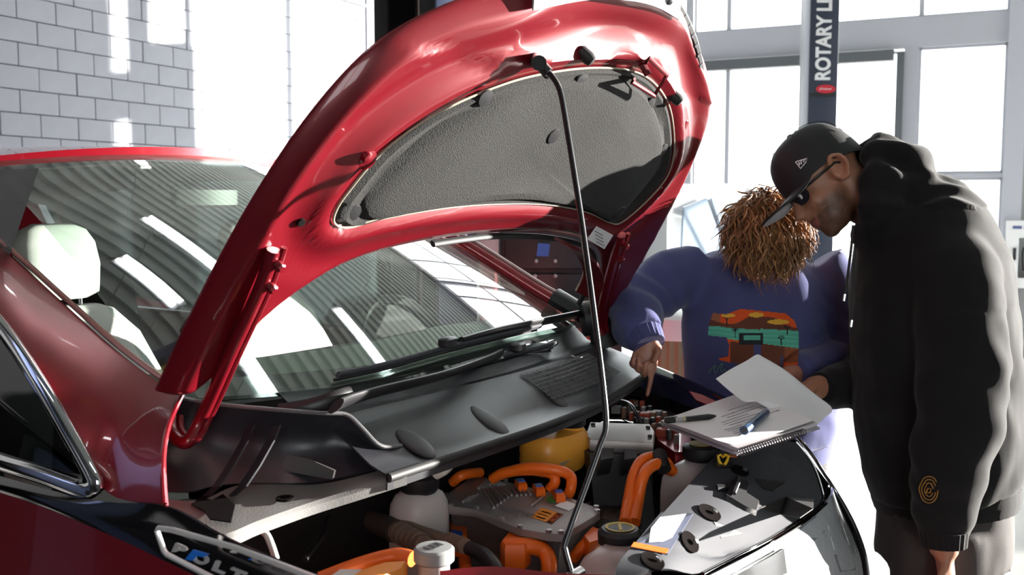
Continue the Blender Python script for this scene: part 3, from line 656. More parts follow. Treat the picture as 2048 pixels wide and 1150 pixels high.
# ---- front cover with pockets
si = cat([atz(*q) for q in ((1470, 872, .885), (1440, 900, .88), (1395, 950, .878), (1350, 1000, .875), (1300, 1055, .872), (1262, 1095, .87), (1236, 1128, .868), (1228, 1170, .865))], 6)
sox = [(1588, 884, .845), (1622, 928, .81), (1642, 985, .772), (1638, 1006, .768), (1600, 1036, .768), (1540, 1074, .775), (1470, 1110, .785), (1400, 1146, .80)]
so_ = cat([atz(*q) for q in sox], 6)
rows = []
for k in range(11):
    t = k/10
    rows.append([a.lerp(b, t)+V((0, 0, .018*math.sin(math.pi*min(1, t*1.15))-.02*max(0, math.sin(j*.42))*math.exp(-((t-.72)/.14)**2))) for j, (a, b) in enumerate(zip(si, so_))])
cover = ob('front_cover', thick(grid(rows), .006), GREYP, car, 'grey plastic cover over the radiator support')
ob('cover_skirt', grid([si, [p+V((0, .01, -.05)) for p in si]]), GREYP, cover)
cme = cover.data; cb = bvh(cme)
def onc(px, py, off=0.0):
    h = cb.ray_cast(CP, ray(px, py).normalized()); return (h[0] if h[0] is not None else atz(px, py, .86))+V((0, 0, off))
def nrc(px, py):
    h = cb.ray_cast(CP, ray(px, py).normalized()); n_ = h[1] if h[0] is not None else V((0, 0, 1)); return n_ if n_.z > 0 else -n_
def pocket(px, py, a, b, nm='pocket'):
    c = onc(px, py); n_ = nrc(px, py); o = ob(nm, lathe([(1.0, -.004), (1.06, .0008), (1.0, .0014), (.94, .001), (.9, .0008), (.1, .0008)], V(), (0, 0, 1), 28), mat('pocket_dark', (.014, .012, .012), 1.0, spec=0.0), cover)
    q_ = n_.to_track_quat('Z', 'Y').to_matrix()
    for v in o.data.vertices: v.co = c+n_*.0025+q_@V((v.co.x*a, v.co.y*b, v.co.z))
    ob('pocket_bolt', lathe([(.006, 0), (.006, .004), (.003, .005)], c+n_*.003+V((.008, -.006, 0)), n_, 6), STEEL, cover)
for px, py, a, b in ((1480, 943, .026, .018), (1418, 1027, .029, .022), (1378, 1085, .024, .020), (1304, 1124, .030, .020)): pocket(px, py, a, b)
def cpoly(name, pts, m, off=.003, h=.002, par=None): return ob(name, prism([onc(x, y, off) for x, y in pts], (0, 0, -h)), m, par or cover, smooth=False)
CAV = mat('cavity', (.018, .015, .014), .6)
cpoly('cavity', [(1510, 960), (1570, 966), (1545, 985), (1528, 980)], CAV); cpoly('cavity', [(1428, 1046), (1486, 1070), (1442, 1078)], CAV)
cpoly('cavity', [(1520, 1018), (1572, 996), (1628, 1000), (1626, 1020), (1600, 1038), (1560, 1030)], CAV)
ob('latch', join(prism([onc(*q, .012) for q in [(1452, 1000), (1474, 962), (1498, 975), (1492, 995), (1518, 1012), (1512, 1032), (1488, 1022)]], (0, 0, -.02)), prism([onc(*q, .01) for q in [(1433, 978), (1470, 975), (1470, 984), (1436, 984)]], (0, 0, -.01)), tube([onc(1480, 976, .02), onc(1468, 1004, .018)], .004, 8)), BLK, cover, 'black bonnet latch')
# service label with orange strip
lb = cpoly('service_label', [(1322, 1028), (1386, 1031), (1336, 1112), (1264, 1098)], mat('label_dark', (.10, .11, .16), .25), .004)
cpoly('label_white', [(1320, 1040), (1372, 1033), (1344, 1080), (1326, 1088), (1298, 1090), (1302, 1062)], mat('label_white', (.80, .82, .88), .3), .0055, .001, cover)
cpoly('label_orange', [(1268, 1090), (1338, 1104), (1332, 1113), (1262, 1099)], ORANGE, .0055, .001, cover)
# yellow dipstick loop
dp = onc(1446, 930, .004); n3 = V((0, 0, 1))
dr = [(1446, 934), (1438, 922), (1436, 912), (1441, 909), (1446, 914), (1451, 909), (1457, 912), (1454, 922), (1446, 934)]
dk = (onc(1446, 932, .006)-CP).dot(FW)
dip = ob('dipstick_handle', tube([dep(x, y, dk) for x, y in dr], .0035, 8), mat('yellow_plastic', (.85, .52, .01), .4), cover, 'yellow loop handle')
ob('dipstick_base', prism([onc(*q, .005) for q in [(1430, 930), (1438, 923), (1466, 925), (1462, 936), (1436, 938)]], (0, 0, -.006)), BLK, cover)
cpoly('label_orange', [(1432, 908), (1474, 912), (1474, 917), (1432, 913)], mat('label_orange2', (.7, .18, .04), .5), .004)
ob('cover_chrome', tube([p+V((.004, -.004, -.002)) for p in so_], .0032, 8), CHROME, cover)
# ---- far headlight
he = cat([atx(*q) for q in ((1652, 968, .735), (1694, 1040, .70), (1722, 1105, .665), (1730, 1165, .63))], 6)
hb = [V((p.x-.03, p.y+.01, p.z-.14)) for p in he]
hi = cat([p+V((.006, -.006, -.012)) for p in (so_[16], so_[24], so_[33], so_[42])], 6)
LENS = mat('headlamp_lens', (.80, .83, .86), .12, .35, 1.0, bump=.5, bscale=16)
hl_ = ob('headlight', thick(grid([[a.lerp(b, t)+V((0, -.02, .012))*math.sin(math.pi*t) for a, b in zip(hi, he)] for t in [k/8 for k in range(9)]]+[hb]), .006), LENS, car, 'clear far headlight with bright reflector')
htree = bvh(hl_.data)
def onh(px, py):
    h = htree.ray_cast(CP, ray(px, py).normalized()); return h[0]-ray(px, py).normalized()*.002 if h[0] is not None else None
for pl_, mm in (([(1590, 1062), (1632, 1030), (1650, 1062), (1618, 1092)], mat('facet_grey', (.30, .32, .35), .15, .3)), ([(1655, 1050), (1682, 1040), (1700, 1090), (1668, 1100)], mat('facet_white', (.85, .87, .9), .2)), ([(1560, 1100), (1604, 1086), (1640, 1112), (1600, 1140)], mat('facet_dark', (.10, .11, .12), .15, .2)), ([(1668, 1110), (1704, 1104), (1712, 1140), (1680, 1144)], mat('facet_grey', (.3, .3, .3)))):
    pp_ = [onh(*q) for q in pl_]
    if all(p is not None for p in pp_): ob('lamp_facet', prism(pp_, FW*.002), mm, hl_, smooth=False)
ob('front_chrome', tube([a+V((0, -.004, .004)) for a in hi], .003, 8), CHROME, hl_)
ob('grille_bar', thick(grid([[p+V((0, -.02, -.02)) for p in so_[30:]], [p+V((0, -.03, -.08)) for p in so_[30:]], [p+V((0, -.03, -.3)) for p in so_[30:]]]), .01), GLOSSBLK, car)
# ---- red tie bar at the bottom edge of the view
ob('tie_bar', thick(grid([cat([atz(*q) for q in ((880, 1142, .86), (950, 1134, .86), (1010, 1134, .86), (1060, 1140, .86), (1120, 1146, .86), (1230, 1150, .86))], 5), cat([atz(*q) for q in ((880, 1190, .84), (950, 1185, .84), (1010, 1185, .84), (1060, 1190, .84), (1120, 1195, .84), (1230, 1200, .84))], 5)]), .03), RED, car, 'red cross member at the front of the bay')
# ---- inverter
ALT = .82
top = [(888, 990), (946, 950), (1010, 962), (1134, 992), (1198, 1016), (1200, 1024), (1125, 1068), (1100, 1066), (1040, 1056), (1002, 1041), (950, 1018), (896, 1012)]
inv = blk('inverter', top, ALT, .018, ALU, car, .004, 'ribbed cast aluminium inverter box')
tp = pz(top, ALT-.018); cc = sum(tp, V())/len(tp)
ob('inverter_body', loft([[p.lerp(cc, .03) for p in tp], [p.lerp(cc, .08)+V((0, 0, -.06)) for p in tp], [p.lerp(cc, .14)+V((0, 0, -.16)) for p in tp], [p.lerp(cc, .2)+V((0, 0, -.3)) for p in tp]]), mat('cast_dark', (.20, .18, .175), .5, .7, bump=.2, bscale=200), inv)
def rib(a, b, w=.0028): return tube([atz(*a, ALT+.002), atz(*b, ALT+.002)], [(.004, w)]*2, 6, ref=(0, 0, 1))
for k in range(6): ob('rib', rib((957+7*k, 977-1.2*k), (981+6*k, 957+2.3*k)), ALU, inv)
for k in range(6): ob('rib', rib((966+7*k, 980-1*k), (988+7*k, 1016-5*k)), ALU, inv)
for k in range(4): ob('rib', rib((1024+8*k, 978-1*k), (1034+9*k, 992-1*k)), ALU, inv)
for k in range(3): ob('rib', rib((1000+12*k, 1016+1*k), (1040+14*k, 1030+1*k)), ALU, inv)
for k in range(3): ob('rib', rib((926+7*k, 1004-2*k), (940+8*k, 994-2*k)), ALU, inv)
ob('rib', rib((1062, 1014), (1086, 994)), ALU, inv)
for q in top: ob('bolt', lathe([(.006, 0), (.006, .005), (.003, .006)], atz(q[0]*.965+1040*.035, q[1]*.965+1008*.035, ALT), (0, 0, 1), 8), STEEL, inv)
def ipoly(name, pts, m): return ob(name, prism(pz(pts, ALT+.001), (0, 0, .0008)), m, inv, smooth=False)
ipoly('green_sticker', [(1106+14*math.cos(a), 999+6.5*math.sin(a)) for a in [2*math.pi*k/16 for k in range(16)]], mat('sticker_green', (.03, .30, .07), .5))
ipoly('white_label', [(1128, 1001), (1155, 1010), (1138, 1022), (1110, 1012)], PAPER); ipoly('warning_sticker', [(1082, 1016), (1114, 1025), (1092, 1044), (1062, 1034)], mat('sticker_orange', (.75, .25, .01), .5))
ipoly('black_sticker', [(1115, 1026), (1126, 1029), (1103, 1048), (1093, 1044)], GLOSSBLK)
for k in range(3): ipoly('print_mark', [(1098+9*k, 1042-7*k), (1104+9*k, 1044-7*k), (1101+9*k, 1046-7*k), (1096+9*k, 1044-7*k)], PAPER)
for k in range(3): ipoly('print_line', [(1084+k*-6, 1022+k*5), (1104-k*6, 1028+k*5), (1102-k*6, 1030+k*5), (1082-k*6, 1024+k*5)], BLK)
# orange cabling
def cab(name, pts, r, m=ORANGE, n=10, par=None, lab=None): return ob(name, tube(cat([atz(*q) for q in pts], 6), r, n), m, par or car, lab)
cab('cable', [(985, 958, .84), (1010, 945, .86), (1060, 940, .87), (1100, 946, .865), (1110, 962, .85), (1100, 978, .83)], .012, lab='orange high voltage cable')
cab('cable', [(1000, 950, .85), (1050, 936, .875), (1110, 940, .875), (1140, 952, .86), (1142, 975, .84), (1136, 990, .82)], .012)
cab('cable', [(905, 965, .82), (925, 950, .84), (960, 945, .83)], .012)
for px, py in ((1042, 962), (1078, 972), (1118, 984)):
    k = blk('connector', [(px-13, py-5), (px+6, py-6), (px+13, py+5), (px-5, py+7)], .838, .018, ORANGE, inv, .003)
    ob('connector_latch', prism(pz([(px-10, py-5), (px+4, py-6), (px+8, py-1), (px-6, py)], .8405), (0, 0, -.003)), mat('latch_blue', (.02, .10, .45), .4), k)
cab('cable', [(1250, 1045, .80), (1258, 1000, .83), (1268, 950, .87), (1284, 922, .89), (1312, 914, .89), (1336, 930, .87), (1340, 950, .84)], .013, lab='pair of thick orange cables looping up')
cab('cable', [(1268, 1045, .80), (1276, 1000, .83), (1284, 958, .87), (1298, 936, .885), (1320, 928, .885), (1345, 942, .86)], .013)
ob('tape', tube([atz(1318, 908, .90), atz(1322, 922, .89), atz(1328, 940, .875)], .017, 10), BLK, car)
blk('connector', [(900, 1022), (934, 1026), (934, 1072), (900, 1066)], .76, .05, ORANGE, inv); blk('connector_latch', [(903, 1058), (925, 1061), (925, 1070), (903, 1066)], .765, .02, MATS['latch_blue'], inv)
k = blk('connector', [(1000, 1082), (1018, 1062), (1052, 1064), (1062, 1082), (1050, 1090), (1010, 1092)], .80, .05, ORANGE, inv, .004)
cab('cable', [(1010, 1090, .79), (1050, 1092, .79), (1085, 1100, .78), (1098, 1125, .76), (1096, 1165, .72)], .016)
blk('connector', [(1165, 1070), (1185, 1052), (1214, 1062), (1200, 1080), (1178, 1086)], .80, .04, ORANGE, inv); cab('cable', [(1178, 1080, .79), (1160, 1100, .77), (1145, 1118, .75)], .012)
cab('cable', [(905, 1075, .72), (925, 1100, .71), (932, 1140, .70)], .013); cab('cable', [(640, 1160, .82), (720, 1130, .84), (790, 1112, .85), (825, 1118, .85)], .014)
blk('connector', [(690, 1160), (715, 1140), (770, 1122), (815, 1120), (808, 1136), (775, 1150), (750, 1170)], .86, .05, mat('orange_light', (.95, .33, .05), .45), car, .006)
blk('junction_box', [(630, 1168), (680, 1136), (728, 1136), (735, 1185), (650, 1190)], .85, .06, mat('white_box', (.7, .68, .64), .5), car, .006)
# coolant tank by the cowl
def tank(name, c, a, b, z0, z1, m, lab, par=car):
    prof = [(.75, z0), (.96, z0+.015), (1, z0+.05), (1, z1-.06), (.95, z1-.03), (.8, z1-.012), (.5, z1)]
    return ob(name, loft([[V((c[0]+a*r*math.copysign(abs(math.cos(t))**.6, math.cos(t)), c[1]+b*r*math.copysign(abs(math.sin(t))**.6, math.sin(t)), z)) for t in [2*math.pi*k/32 for k in range(32)]] for r, z in prof]), m, par, lab)
c = atz(838, 978, .86); tk = tank('coolant_tank', c, .060, .050, .62, .862, WHITEPL, 'translucent white coolant tank under the cowl')
ob('tank_cap', lathe([(.036, -.01), (.042, 0), (.042, .022), (.034, .030), (.01, .032)], c+V((0, 0, .005)), (0, 0, 1), 24), BLK, tk)
cab('breather', [(868, 952, .89), (890, 940, .905), (905, 922, .91), (908, 912, .905)], .010, mat('hose_white', (.75, .72, .64), .5), par=tk)
# hoses
HOSE = mat('hose_brown', (.26, .17, .13), .5, .2); 
cab('hose', [(700, 1030, .78), (740, 1040, .79), (790, 1062, .79)], .024, mat('hose_dark', (.05, .035, .03), .5), 14)
h1 = cab('ribbed_hose', [(738, 1040, .79), (790, 1062, .79), (850, 1092, .79), (862, 1100, .785)], .018, HOSE, 14, lab='ribbed brown coolant hose')
for k in range(6):
    t = k/6; p = (796+58*t, 1064+30*t); q = (800+58*t, 1066+30*t)
    ob('hose_rib', tube([atz(*p, .79), atz(*q, .79)], .0225, 14), HOSE, h1)
ob('clamp', tube([atz(776, 1054, .79), atz(782, 1058, .79)], .023, 16), mat('clamp_tan', (.55, .42, .32), .35, .5), h1)
h2 = cab('ribbed_hose', [(800, 1046, .80), (840, 1062, .80), (900, 1082, .80), (932, 1094, .795)], .012, HOSE, 12)
for k in range(5): ob('hose_rib', tube([atz(898+7*k, 1080+2.6*k, .80), atz(902+7*k, 1082+2.6*k, .80)], .0155, 12), HOSE, h2)
cab('hose', [(930, 1093, .795), (965, 1108, .79), (990, 1135, .78), (1000, 1165, .76)], .014, BLK, 12)
cab('hose', [(660, 960, .86), (664, 1000, .84), (652, 1060, .82), (610, 1120, .80)], .006, BLK)
# washer filler with grey cap
c = atz(868, 1098, .88); wf = ob('washer_filler', lathe([(.028, -.14), (.026, -.02), (.03, -.012)], c, (0, 0, 1), 20), mat('filler_pale', (.55, .53, .5), .5), car, 'washer filler neck with grey cap')
ob('filler_cap', lathe([(.030, -.022), (.034, -.018), (.034, 0), (.030, .004), (.01, .005)], c, (0, 0, 1), 24), mat('cap_grey', (.30, .31, .31), .45), wf)
for k in range(3): ob('cap_mark', prism([c+V((a, b, .0052)) for a, b in ((-.018+k*.012, -.008), (-.010+k*.012, -.010), (-.008+k*.012, .008), (-.016+k*.012, .010))], (0, 0, .0006)), BLK, wf, smooth=False)
# brake fluid tank, far rear
c = atz(1110, 858, .90); bt = ob('brake_fluid_tank', loft([[V((c.x+.10*r*math.copysign(abs(math.cos(t))**.7, math.cos(t)), c.y+.065*r*math.copysign(abs(math.sin(t))**.7, math.sin(t)), z)) for t in [2*math.pi*k/28 for k in range(28)]] for r, z in ((.8, .80), (1, .83), (1, .875), (.85, .895), (.5, .90))]), mat('amber_tank', (.92, .40, .05), .35, sss=.2), car, 'amber brake fluid tank below the cowl')
c2 = atz(1142, 834, .925); ob('tank_neck', lathe([(.03, -.05), (.03, -.02)], c2, (0, 0, 1), 20), MATS['amber_tank'], bt)
ob('tank_cap', lathe([(.033, -.022), (.036, -.018), (.036, .0), (.03, .006), (.01, .007)], c2, (0, 0, 1), 24), BLK, bt)
ob('cap_top', lathe([(.026, .0), (.026, .0085), (.01, .009)], c2, (0, 0, 1), 24), mat('cap_pale', (.72, .70, .5), .5), bt)
cab('hose', [(1095, 850, .90), (1070, 880, .87), (1040, 915, .84)], .014, BLK)
ob('tag', prism([atz(*q, .84) for q in [(1120, 890), (1150, 912), (1124, 932), (1110, 908)]], (0, 0, -.002)), mat('tag_grey', (.35, .33, .30), .5), car, smooth=False)
# accessory module with aluminium top
mod = blk('power_module', [(1170, 870), (1180, 844), (1300, 848), (1310, 862), (1306, 885), (1180, 878)], .88, .03, mat('brushed_alu', (.50, .47, .45), .4, .8), car, .003, 'power module with brushed aluminium top')
ob('module_body', prism([p+V((0, -.0, -.031)) for p in pz([(1168, 876), (1182, 852), (1300, 856), (1300, 884), (1180, 884)], .88)], (0, -.02, -.2)), BLK, mod)
for px in (1215, 1262): ob('module_plug', prism(pz([(px-14, 892), (px+14, 890), (px+12, 916), (px-14, 920)], .86), (0, .01, -.04), .003), BLK, mod)
for q in ((1296, 856), (1300, 874), (1186, 850)): ob('bolt', lathe([(.006, 0), (.006, .005), (.003, .006)], atz(*q, .881), (0, 0, 1), 8), BLK, mod)
# expansion tanks beside the cover
c = atz(1400, 915, .87); t2 = tank('expansion_tank', (c.x-.03, c.y+.0), .085, .06, .70, .865, WHITEPL, 'translucent tank beside the grey cover')
c = atz(1400, 893, .895); ob('tank_cap', lathe([(.034, -.03), (.04, -.02), (.04, 0), (.03, .005), (.01, .006)], c, (0, 0, 1), 24), BLK, t2); ob('cap_ring', lathe([(.022, .004), (.026, .008), (.022, .008)], c, (0, 0, 1), 24), mat('cap_yellow', (.55, .42, .10), .5), t2)
c = atz(1240, 1062, .84); t3 = tank('expansion_tank', (c.x-.055, c.y-.02), .075, .055, .66, .825, mat('tank_pink', (.50, .40, .38), .4, sss=.2), 'pinkish coolant tank at the foot of the prop rod')
ob('tank_cap', lathe([(.032, -.03), (.041, -.022), (.042, -.002), (.034, .006), (.01, .007)], c, (0, 0, 1), 24), BLK, t3); ob('cap_ring', lathe([(.024, .004), (.028, .0085), (.024, .0085), (.021, .004)], c, (0, 0, 1), 24), MATS['cap_yellow'], t3)
ob('cap_ring', box(c+V((0, 0, .008)), (.036, .006, .001), Matrix.Rotation(.6, 3, 'Z')), MATS['cap_yellow'], t3)
# motor cover disc
c = atz(1222, 1015, .72); mc = ob('motor_cover', lathe([(.075, -.05), (.075, -.004), (.068, .0), (.02, .002)], c, (0, 0, 1), 28), mat('cast_brown', (.16, .13, .115), .55, .6, bump=.2, bscale=200), car)
for k in range(5): ob('rib', box(c+V((0, -.05+.025*k, .004)), (.10-.03*abs(k-2)/2, .006, .008)), MATS['cast_brown'], mc)
# open fuse box at the far side
fb = ob('fuse_box', thick(grid([[atz(*q, .86) for q in ((1222, 770), (1270, 790), (1340, 822), (1400, 850))], [atz(*q, .85) for q in ((1215, 812), (1250, 830), (1310, 858), (1345, 872))]]), .03), BLK, car, 'open black fuse box by the far fender')
FC = [mat('fuse_red', (.40, .06, .03), .5), mat('fuse_brown', (.20, .10, .06), .5), mat('fuse_grey', (.20, .19, .18), .5), mat('fuse_black', (.02, .02, .02), .4)]
for r_ in range(4):
    for k in range(9):
        px, py = 1232+k*15+r_*3-8, 783+k*7.6+r_*12
        ob('relay' if (r_+k) % 3 == 0 else 'fuse', box(atz(px, py, .868), (.018 if (r_+k) % 3 else .03, .012 if (r_+k) % 3 else .026, .02+.014*((r_*3+k*5) % 3)/2), Matrix.Rotation(.3, 3, 'Z'), .002), FC[(r_*2+k*3) % 4], fb)
ob('strut_dome', lathe([(.09, -.1), (.085, -.03), (.06, -.008), (.02, 0)], atz(1232, 838, .87), (0, 0, 1), 24), GLOSSBLK, car)
cab('hose', [(1226, 800, .89), (1256, 806, .90), (1272, 826, .89), (1282, 850, .87)], .006, mat('hose_black_gloss', (.05, .05, .05), .12))
blk('headlamp_bracket', [(1312, 850), (1330, 842), (1345, 856), (1385, 872), (1390, 905), (1350, 905), (1312, 880)], .86, .08, RED, car, .006, 'red body bracket beside the notebook')
# ================================================================ people
def hand(wrist, d, pn, width_dir, curls, thumb, s=1.0):
    """palm + five jointed fingers. d: wrist->knuckles, pn: palm normal (towards the palm side), width_dir: towards the index side"""
    d = V(d).normalized(); wd = V(width_dir); wd = (wd-d*wd.dot(d)).normalized(); pn = V(pn); pn = (pn-d*pn.dot(d)-wd*pn.dot(wd)).normalized()
    w_ = V(wrist); L = .092*s; parts = []
    parts.append(tube([w_-d*.02*s, w_+d*.015*s, w_+d*.05*s, w_+d*L*.92, w_+d*L], [(.026*s, .020*s), (.030*s, .019*s), (.038*s, .018*s), (.042*s, .015*s), (.036*s, .010*s)], 14, ref=wd))
    lens = (.074, .082, .076, .060); offs = (.029, .010, -.010, -.028); rad = (.0088, .0092, .0088, .0076)
    for i in range(4):
        p = w_+d*(L*.90-abs(i-1)*.004*s)+wd*offs[i]*s; dirv = d.copy(); pts = [p-d*.025*s, p]; ang = 0
        for j, fr in enumerate((.46, .30, .24)):
            ang += math.radians(curls[i][j]); dirv = d*math.cos(ang)+pn*math.sin(ang); p = p+dirv*lens[i]*fr*s*1.05; pts.append(p)
        parts.append(tube(cat(pts, 3), [rad[i]*s*(1.12-.32*k/12) for k in range(13)], 10)); parts.append(ell(pts[-1], (rad[i]*s*.8,)*3))
    p = w_+d*.025*s+wd*.03*s+pn*.006*s; t1 = V(thumb[0]); t2 = V(thumb[1]); tv1 = (d*t1.x+wd*t1.y+pn*t1.z).normalized(); tv2 = (d*t2.x+wd*t2.y+pn*t2.z).normalized()
    pts = [p-tv1*.02*s, p, p+tv1*.034*s, p+tv1*.034*s+tv2*.03*s]
    parts.append(tube(cat(pts, 3), [s*(.013-.004*k/9) for k in range(10)], 10)); parts.append(ell(pts[-1], (.009*s,)*3))
    return parts
def head(C, M, s=1.0):
    def L(x, y, z): return C+M@V((x*s, y*s, z*s))
    def e(c, r): return ell(L(*c), tuple(q*s for q in r), M)
    P = [e((-.005, 0, .035), (.100, .076, .092)), e((.03, 0, -.03), (.070, .062, .085)), e((.045, 0, -.07), (.052, .050, .048)), e((.072, 0, -.102), (.022, .026, .020)),
         e((.078, 0, .022), (.022, .055, .014)), e((.066, .036, -.03), (.026, .024, .026)), e((.066, -.036, -.03), (.026, .024, .026)),
         tube([L(.088, 0, .012), L(.104, 0, -.012), L(.116, 0, -.032), L(.100, 0, -.040)], [.009*s, .011*s, .014*s, .010*s], 10), e((.098, .012, -.036), (.012, .009, .008)), e((.098, -.012, -.036), (.012, .009, .008)),
         e((.093, 0, -.062), (.012, .024, .007)), e((.091, 0, -.072), (.012, .022, .008))]
    for q in (1, -1):
        P.append(ell(L(-.010, q*.074, -.005), (.026*s, .009*s, .034*s), M)); P.append(tube([L(.004, q*.080, -.030), L(-.012, q*.090, -.034), L(-.030, q*.095, -.006), L(-.027, q*.096, .022), L(-.006, q*.092, .032), L(.008, q*.086, .016)], .0066*s, 8)); P.append(ell(L(.008, q*.080, -.008), (.008*s, .008*s, .010*s), M))
    P.append(tube([L(-.03, 0, -.02), L(-.045, 0, -.08), L(-.06, 0, -.15)], [.060*s, .058*s, .064*s], 16))
    return P
def folds(amp, scale, seed=0.0, stretch=(1, 1, 1)):
    return lambda co, n_: amp*(noise.noise(V((co.x*scale*stretch[0]+seed, co.y*scale*stretch[1], co.z*scale*stretch[2])))+.5*noise.noise(V((co.x*scale*2.1*stretch[0], co.y*scale*2.1*stretch[1]+seed, co.z*scale*2.3*stretch[2]))))
def eyes(C, M, s, par, col=(.12, .07, .04)):
    for q in (1, -1):
        c = C+M@V((.083*s, q*.031*s, .004*s)); o = ob('eye', ell(c, (.011*s,)*3), mat('eye_white', (.75, .73, .70), .2), par)
        ob('iris', ell(c+M@V((.008*s, 0, -.001)), (.004*s, .005*s, .005*s), M), mat('iris', col, .15), o)
def shoe(c, f, par, m, s=1.0):
    f = V(f).normalized(); l = V((-f.y, f.x, 0))
    rr = []
    for t, w_, h in ((-.10, .030, .05), (-.07, .042, .095), (0, .044, .09), (.06, .048, .065), (.13, .045, .05), (.17, .025, .03)):
        rr.append([V(c)+f*t*s+l*(w_*math.cos(a))+V((0, 0, max(0, h*(.5+.5*math.sin(a))))) for a in [2*math.pi*k/16 for k in range(16)]])
    return ob('shoe', loft(rr), m, par)
SKINM = mat('skin', (.3, .15, .1), .48, attr=True, sss=.08)

# ---------------- the man in the black hooded sweatshirt
SK = (.37, .165, .095)
Cm = dep(1652, 362, 2.6)
fm = (-RT*math.cos(math.radians(37)) - UP*math.sin(math.radians(37)) - FW*.12).normalized(); um = UP*math.cos(math.radians(37)) - RT*math.sin(math.radians(37)) + FW*.24
Mm = frame3(fm, um); sm = 1.06
P = head(Cm, Mm, sm)
P.append(tube([dep(1700, 385, 2.6), dep(1745, 405, 2.6), dep(1800, 450, 2.6)], [.066, .07, .08], 16))
P.append(tube([dep(1800, 440, 2.6), dep(1850, 540, 2.6), dep(1865, 700, 2.6), dep(1878, 900, 2.6), dep(1885, 1060, 2.6)], [(.10, .10), (.19, .13), (.17, .13), (.16, .13), (.16, .13)], 18, ref=FW))
P.append(tube([dep(1890, 520, 2.46), dep(1920, 650, 2.38), dep(1925, 800, 2.34), dep(1900, 940, 2.33), dep(1888, 1070, 2.34), dep(1888, 1110, 2.34)], [.06, .055, .05, .046, .036, .032], 14))
P.append(tube([dep(1800, 530, 2.76), dep(1762, 735, 2.84), dep(1700, 760, 2.76), dep(1640, 775, 2.68), dep(1622, 775, 2.66)], [.06, .05, .045, .034, .03], 14))
P += hand(dep(1888, 1108, 2.34), -UP+RT*.12, -RT*.9-FW*.3, -RT*.3-FW, [(28, 35, 25), (32, 38, 28), (36, 40, 30), (40, 42, 30)], ((.75, .55, .5), (.9, .1, .3)), 1.08)
P += hand(dep(1630, 776, 2.67), -RT*.9-UP*.05-FW*.2, -UP*.9+FW*.2, FW*-.8+UP*.1, [(30, 45, 35), (34, 48, 35), (38, 48, 35), (42, 48, 35)], ((.8, .35, .6), (.95, -.1, .35)), 1.05)
hipN, hipF = dep(1880, 1110, 2.5), dep(1890, 1110, 2.72)
ftN = V((hipN.x+.03, hipN.y-.02, FZ)); ftF = V((hipF.x+.12, hipF.y+.04, FZ))
for h_, f_ in ((hipN, ftN), (hipF, ftF)):
    P.append(tube([h_+V((0, 0, .06)), h_.lerp(f_, .5)+V((-.03, .04, 0)), f_+V((0, 0, .07))], [.085, .055, .042], 14)); P.append(tube([f_+V((0, 0, .05)), f_-RT*.12+V((0, 0, .03))], [.04, .03], 10))
me = remesh(join(*P), .0062, 4)
def skin_m(co, n_):
    l = Mm.transposed()@(co-Cm)/sm; c = V(SK)
    b = 0.0
    if l.x > -.015 and l.z < -.018 and l.z > -.16 and abs(l.y) < .085:
        b = max(0, min(1, (-.026-l.z)/.022)) * max(0, min(1, (l.x+.015)/.03))
        if l.z > -.056 and l.x > .085: b *= .25
        if -.078 < l.z < -.058 and l.x > .092: b *= .1; c = V((.27, .09, .07))
        if l.x > .06 and -.055 < l.z < -.02 and abs(l.y) < .05 and l.x < .1: b *= .4
    b *= .75+.25*noise.noise(co*160)
    hair = max(0, min(1, (.03-abs(l.x+.05))/.03)) if (l.z > -.03 and l.x < -.015 and (co-Cm).length < .2) else 0
    k = max(b*.93, hair*.35)
    return tuple(c.lerp(V((.018, .012, .010)), k)*(1+.12*noise.noise(co*40)))
paint(me, skin_m)
man = tag(link('person', me, SKINM), 'man in black cap and black hooded sweatshirt leaning in beside the headlight', 'person')
eyes(Cm, Mm, sm, man)
# hooded sweatshirt
HOODIE = mat('black_fleece', (.0085, .0082, .0086), .9, spec=.25, bump=.12, bscale=700, sheen=.12)
H = [tube([dep(1800, 388, 2.6), dep(1818, 420, 2.6), dep(1838, 460, 2.6), dep(1855, 530, 2.6), dep(1864, 650, 2.6), dep(1874, 800, 2.6), dep(1880, 880, 2.6), dep(1880, 945, 2.6), dep(1886, 985, 2.6)],
          [(.10, .10), (.15, .145), (.195, .165), (.23, .190), (.235, .208), (.235, .205), (.235, .205), (.225, .195), (.205, .180)], 32, ref=FW),
     tube([dep(1880, 480, 2.50), dep(1908, 540, 2.43), dep(1922, 660, 2.38), dep(1925, 790, 2.35), dep(1910, 890, 2.34), dep(1895, 980, 2.34), dep(1886, 1045, 2.34)], [.09, .105, .108, .103, .095, .080, .066], 24),
     tube([dep(1885, 1030, 2.34), dep(1887, 1090, 2.34)], [.060, .054], 24),
     tube([dep(1790, 480, 2.74), dep(1775, 560, 2.82), dep(1762, 735, 2.86), dep(1710, 765, 2.78), dep(1655, 776, 2.70)], [.09, .10, .092, .075, .055], 24), tube([dep(1665, 775, 2.71), dep(1636, 777, 2.68)], [.05, .046], 20)]
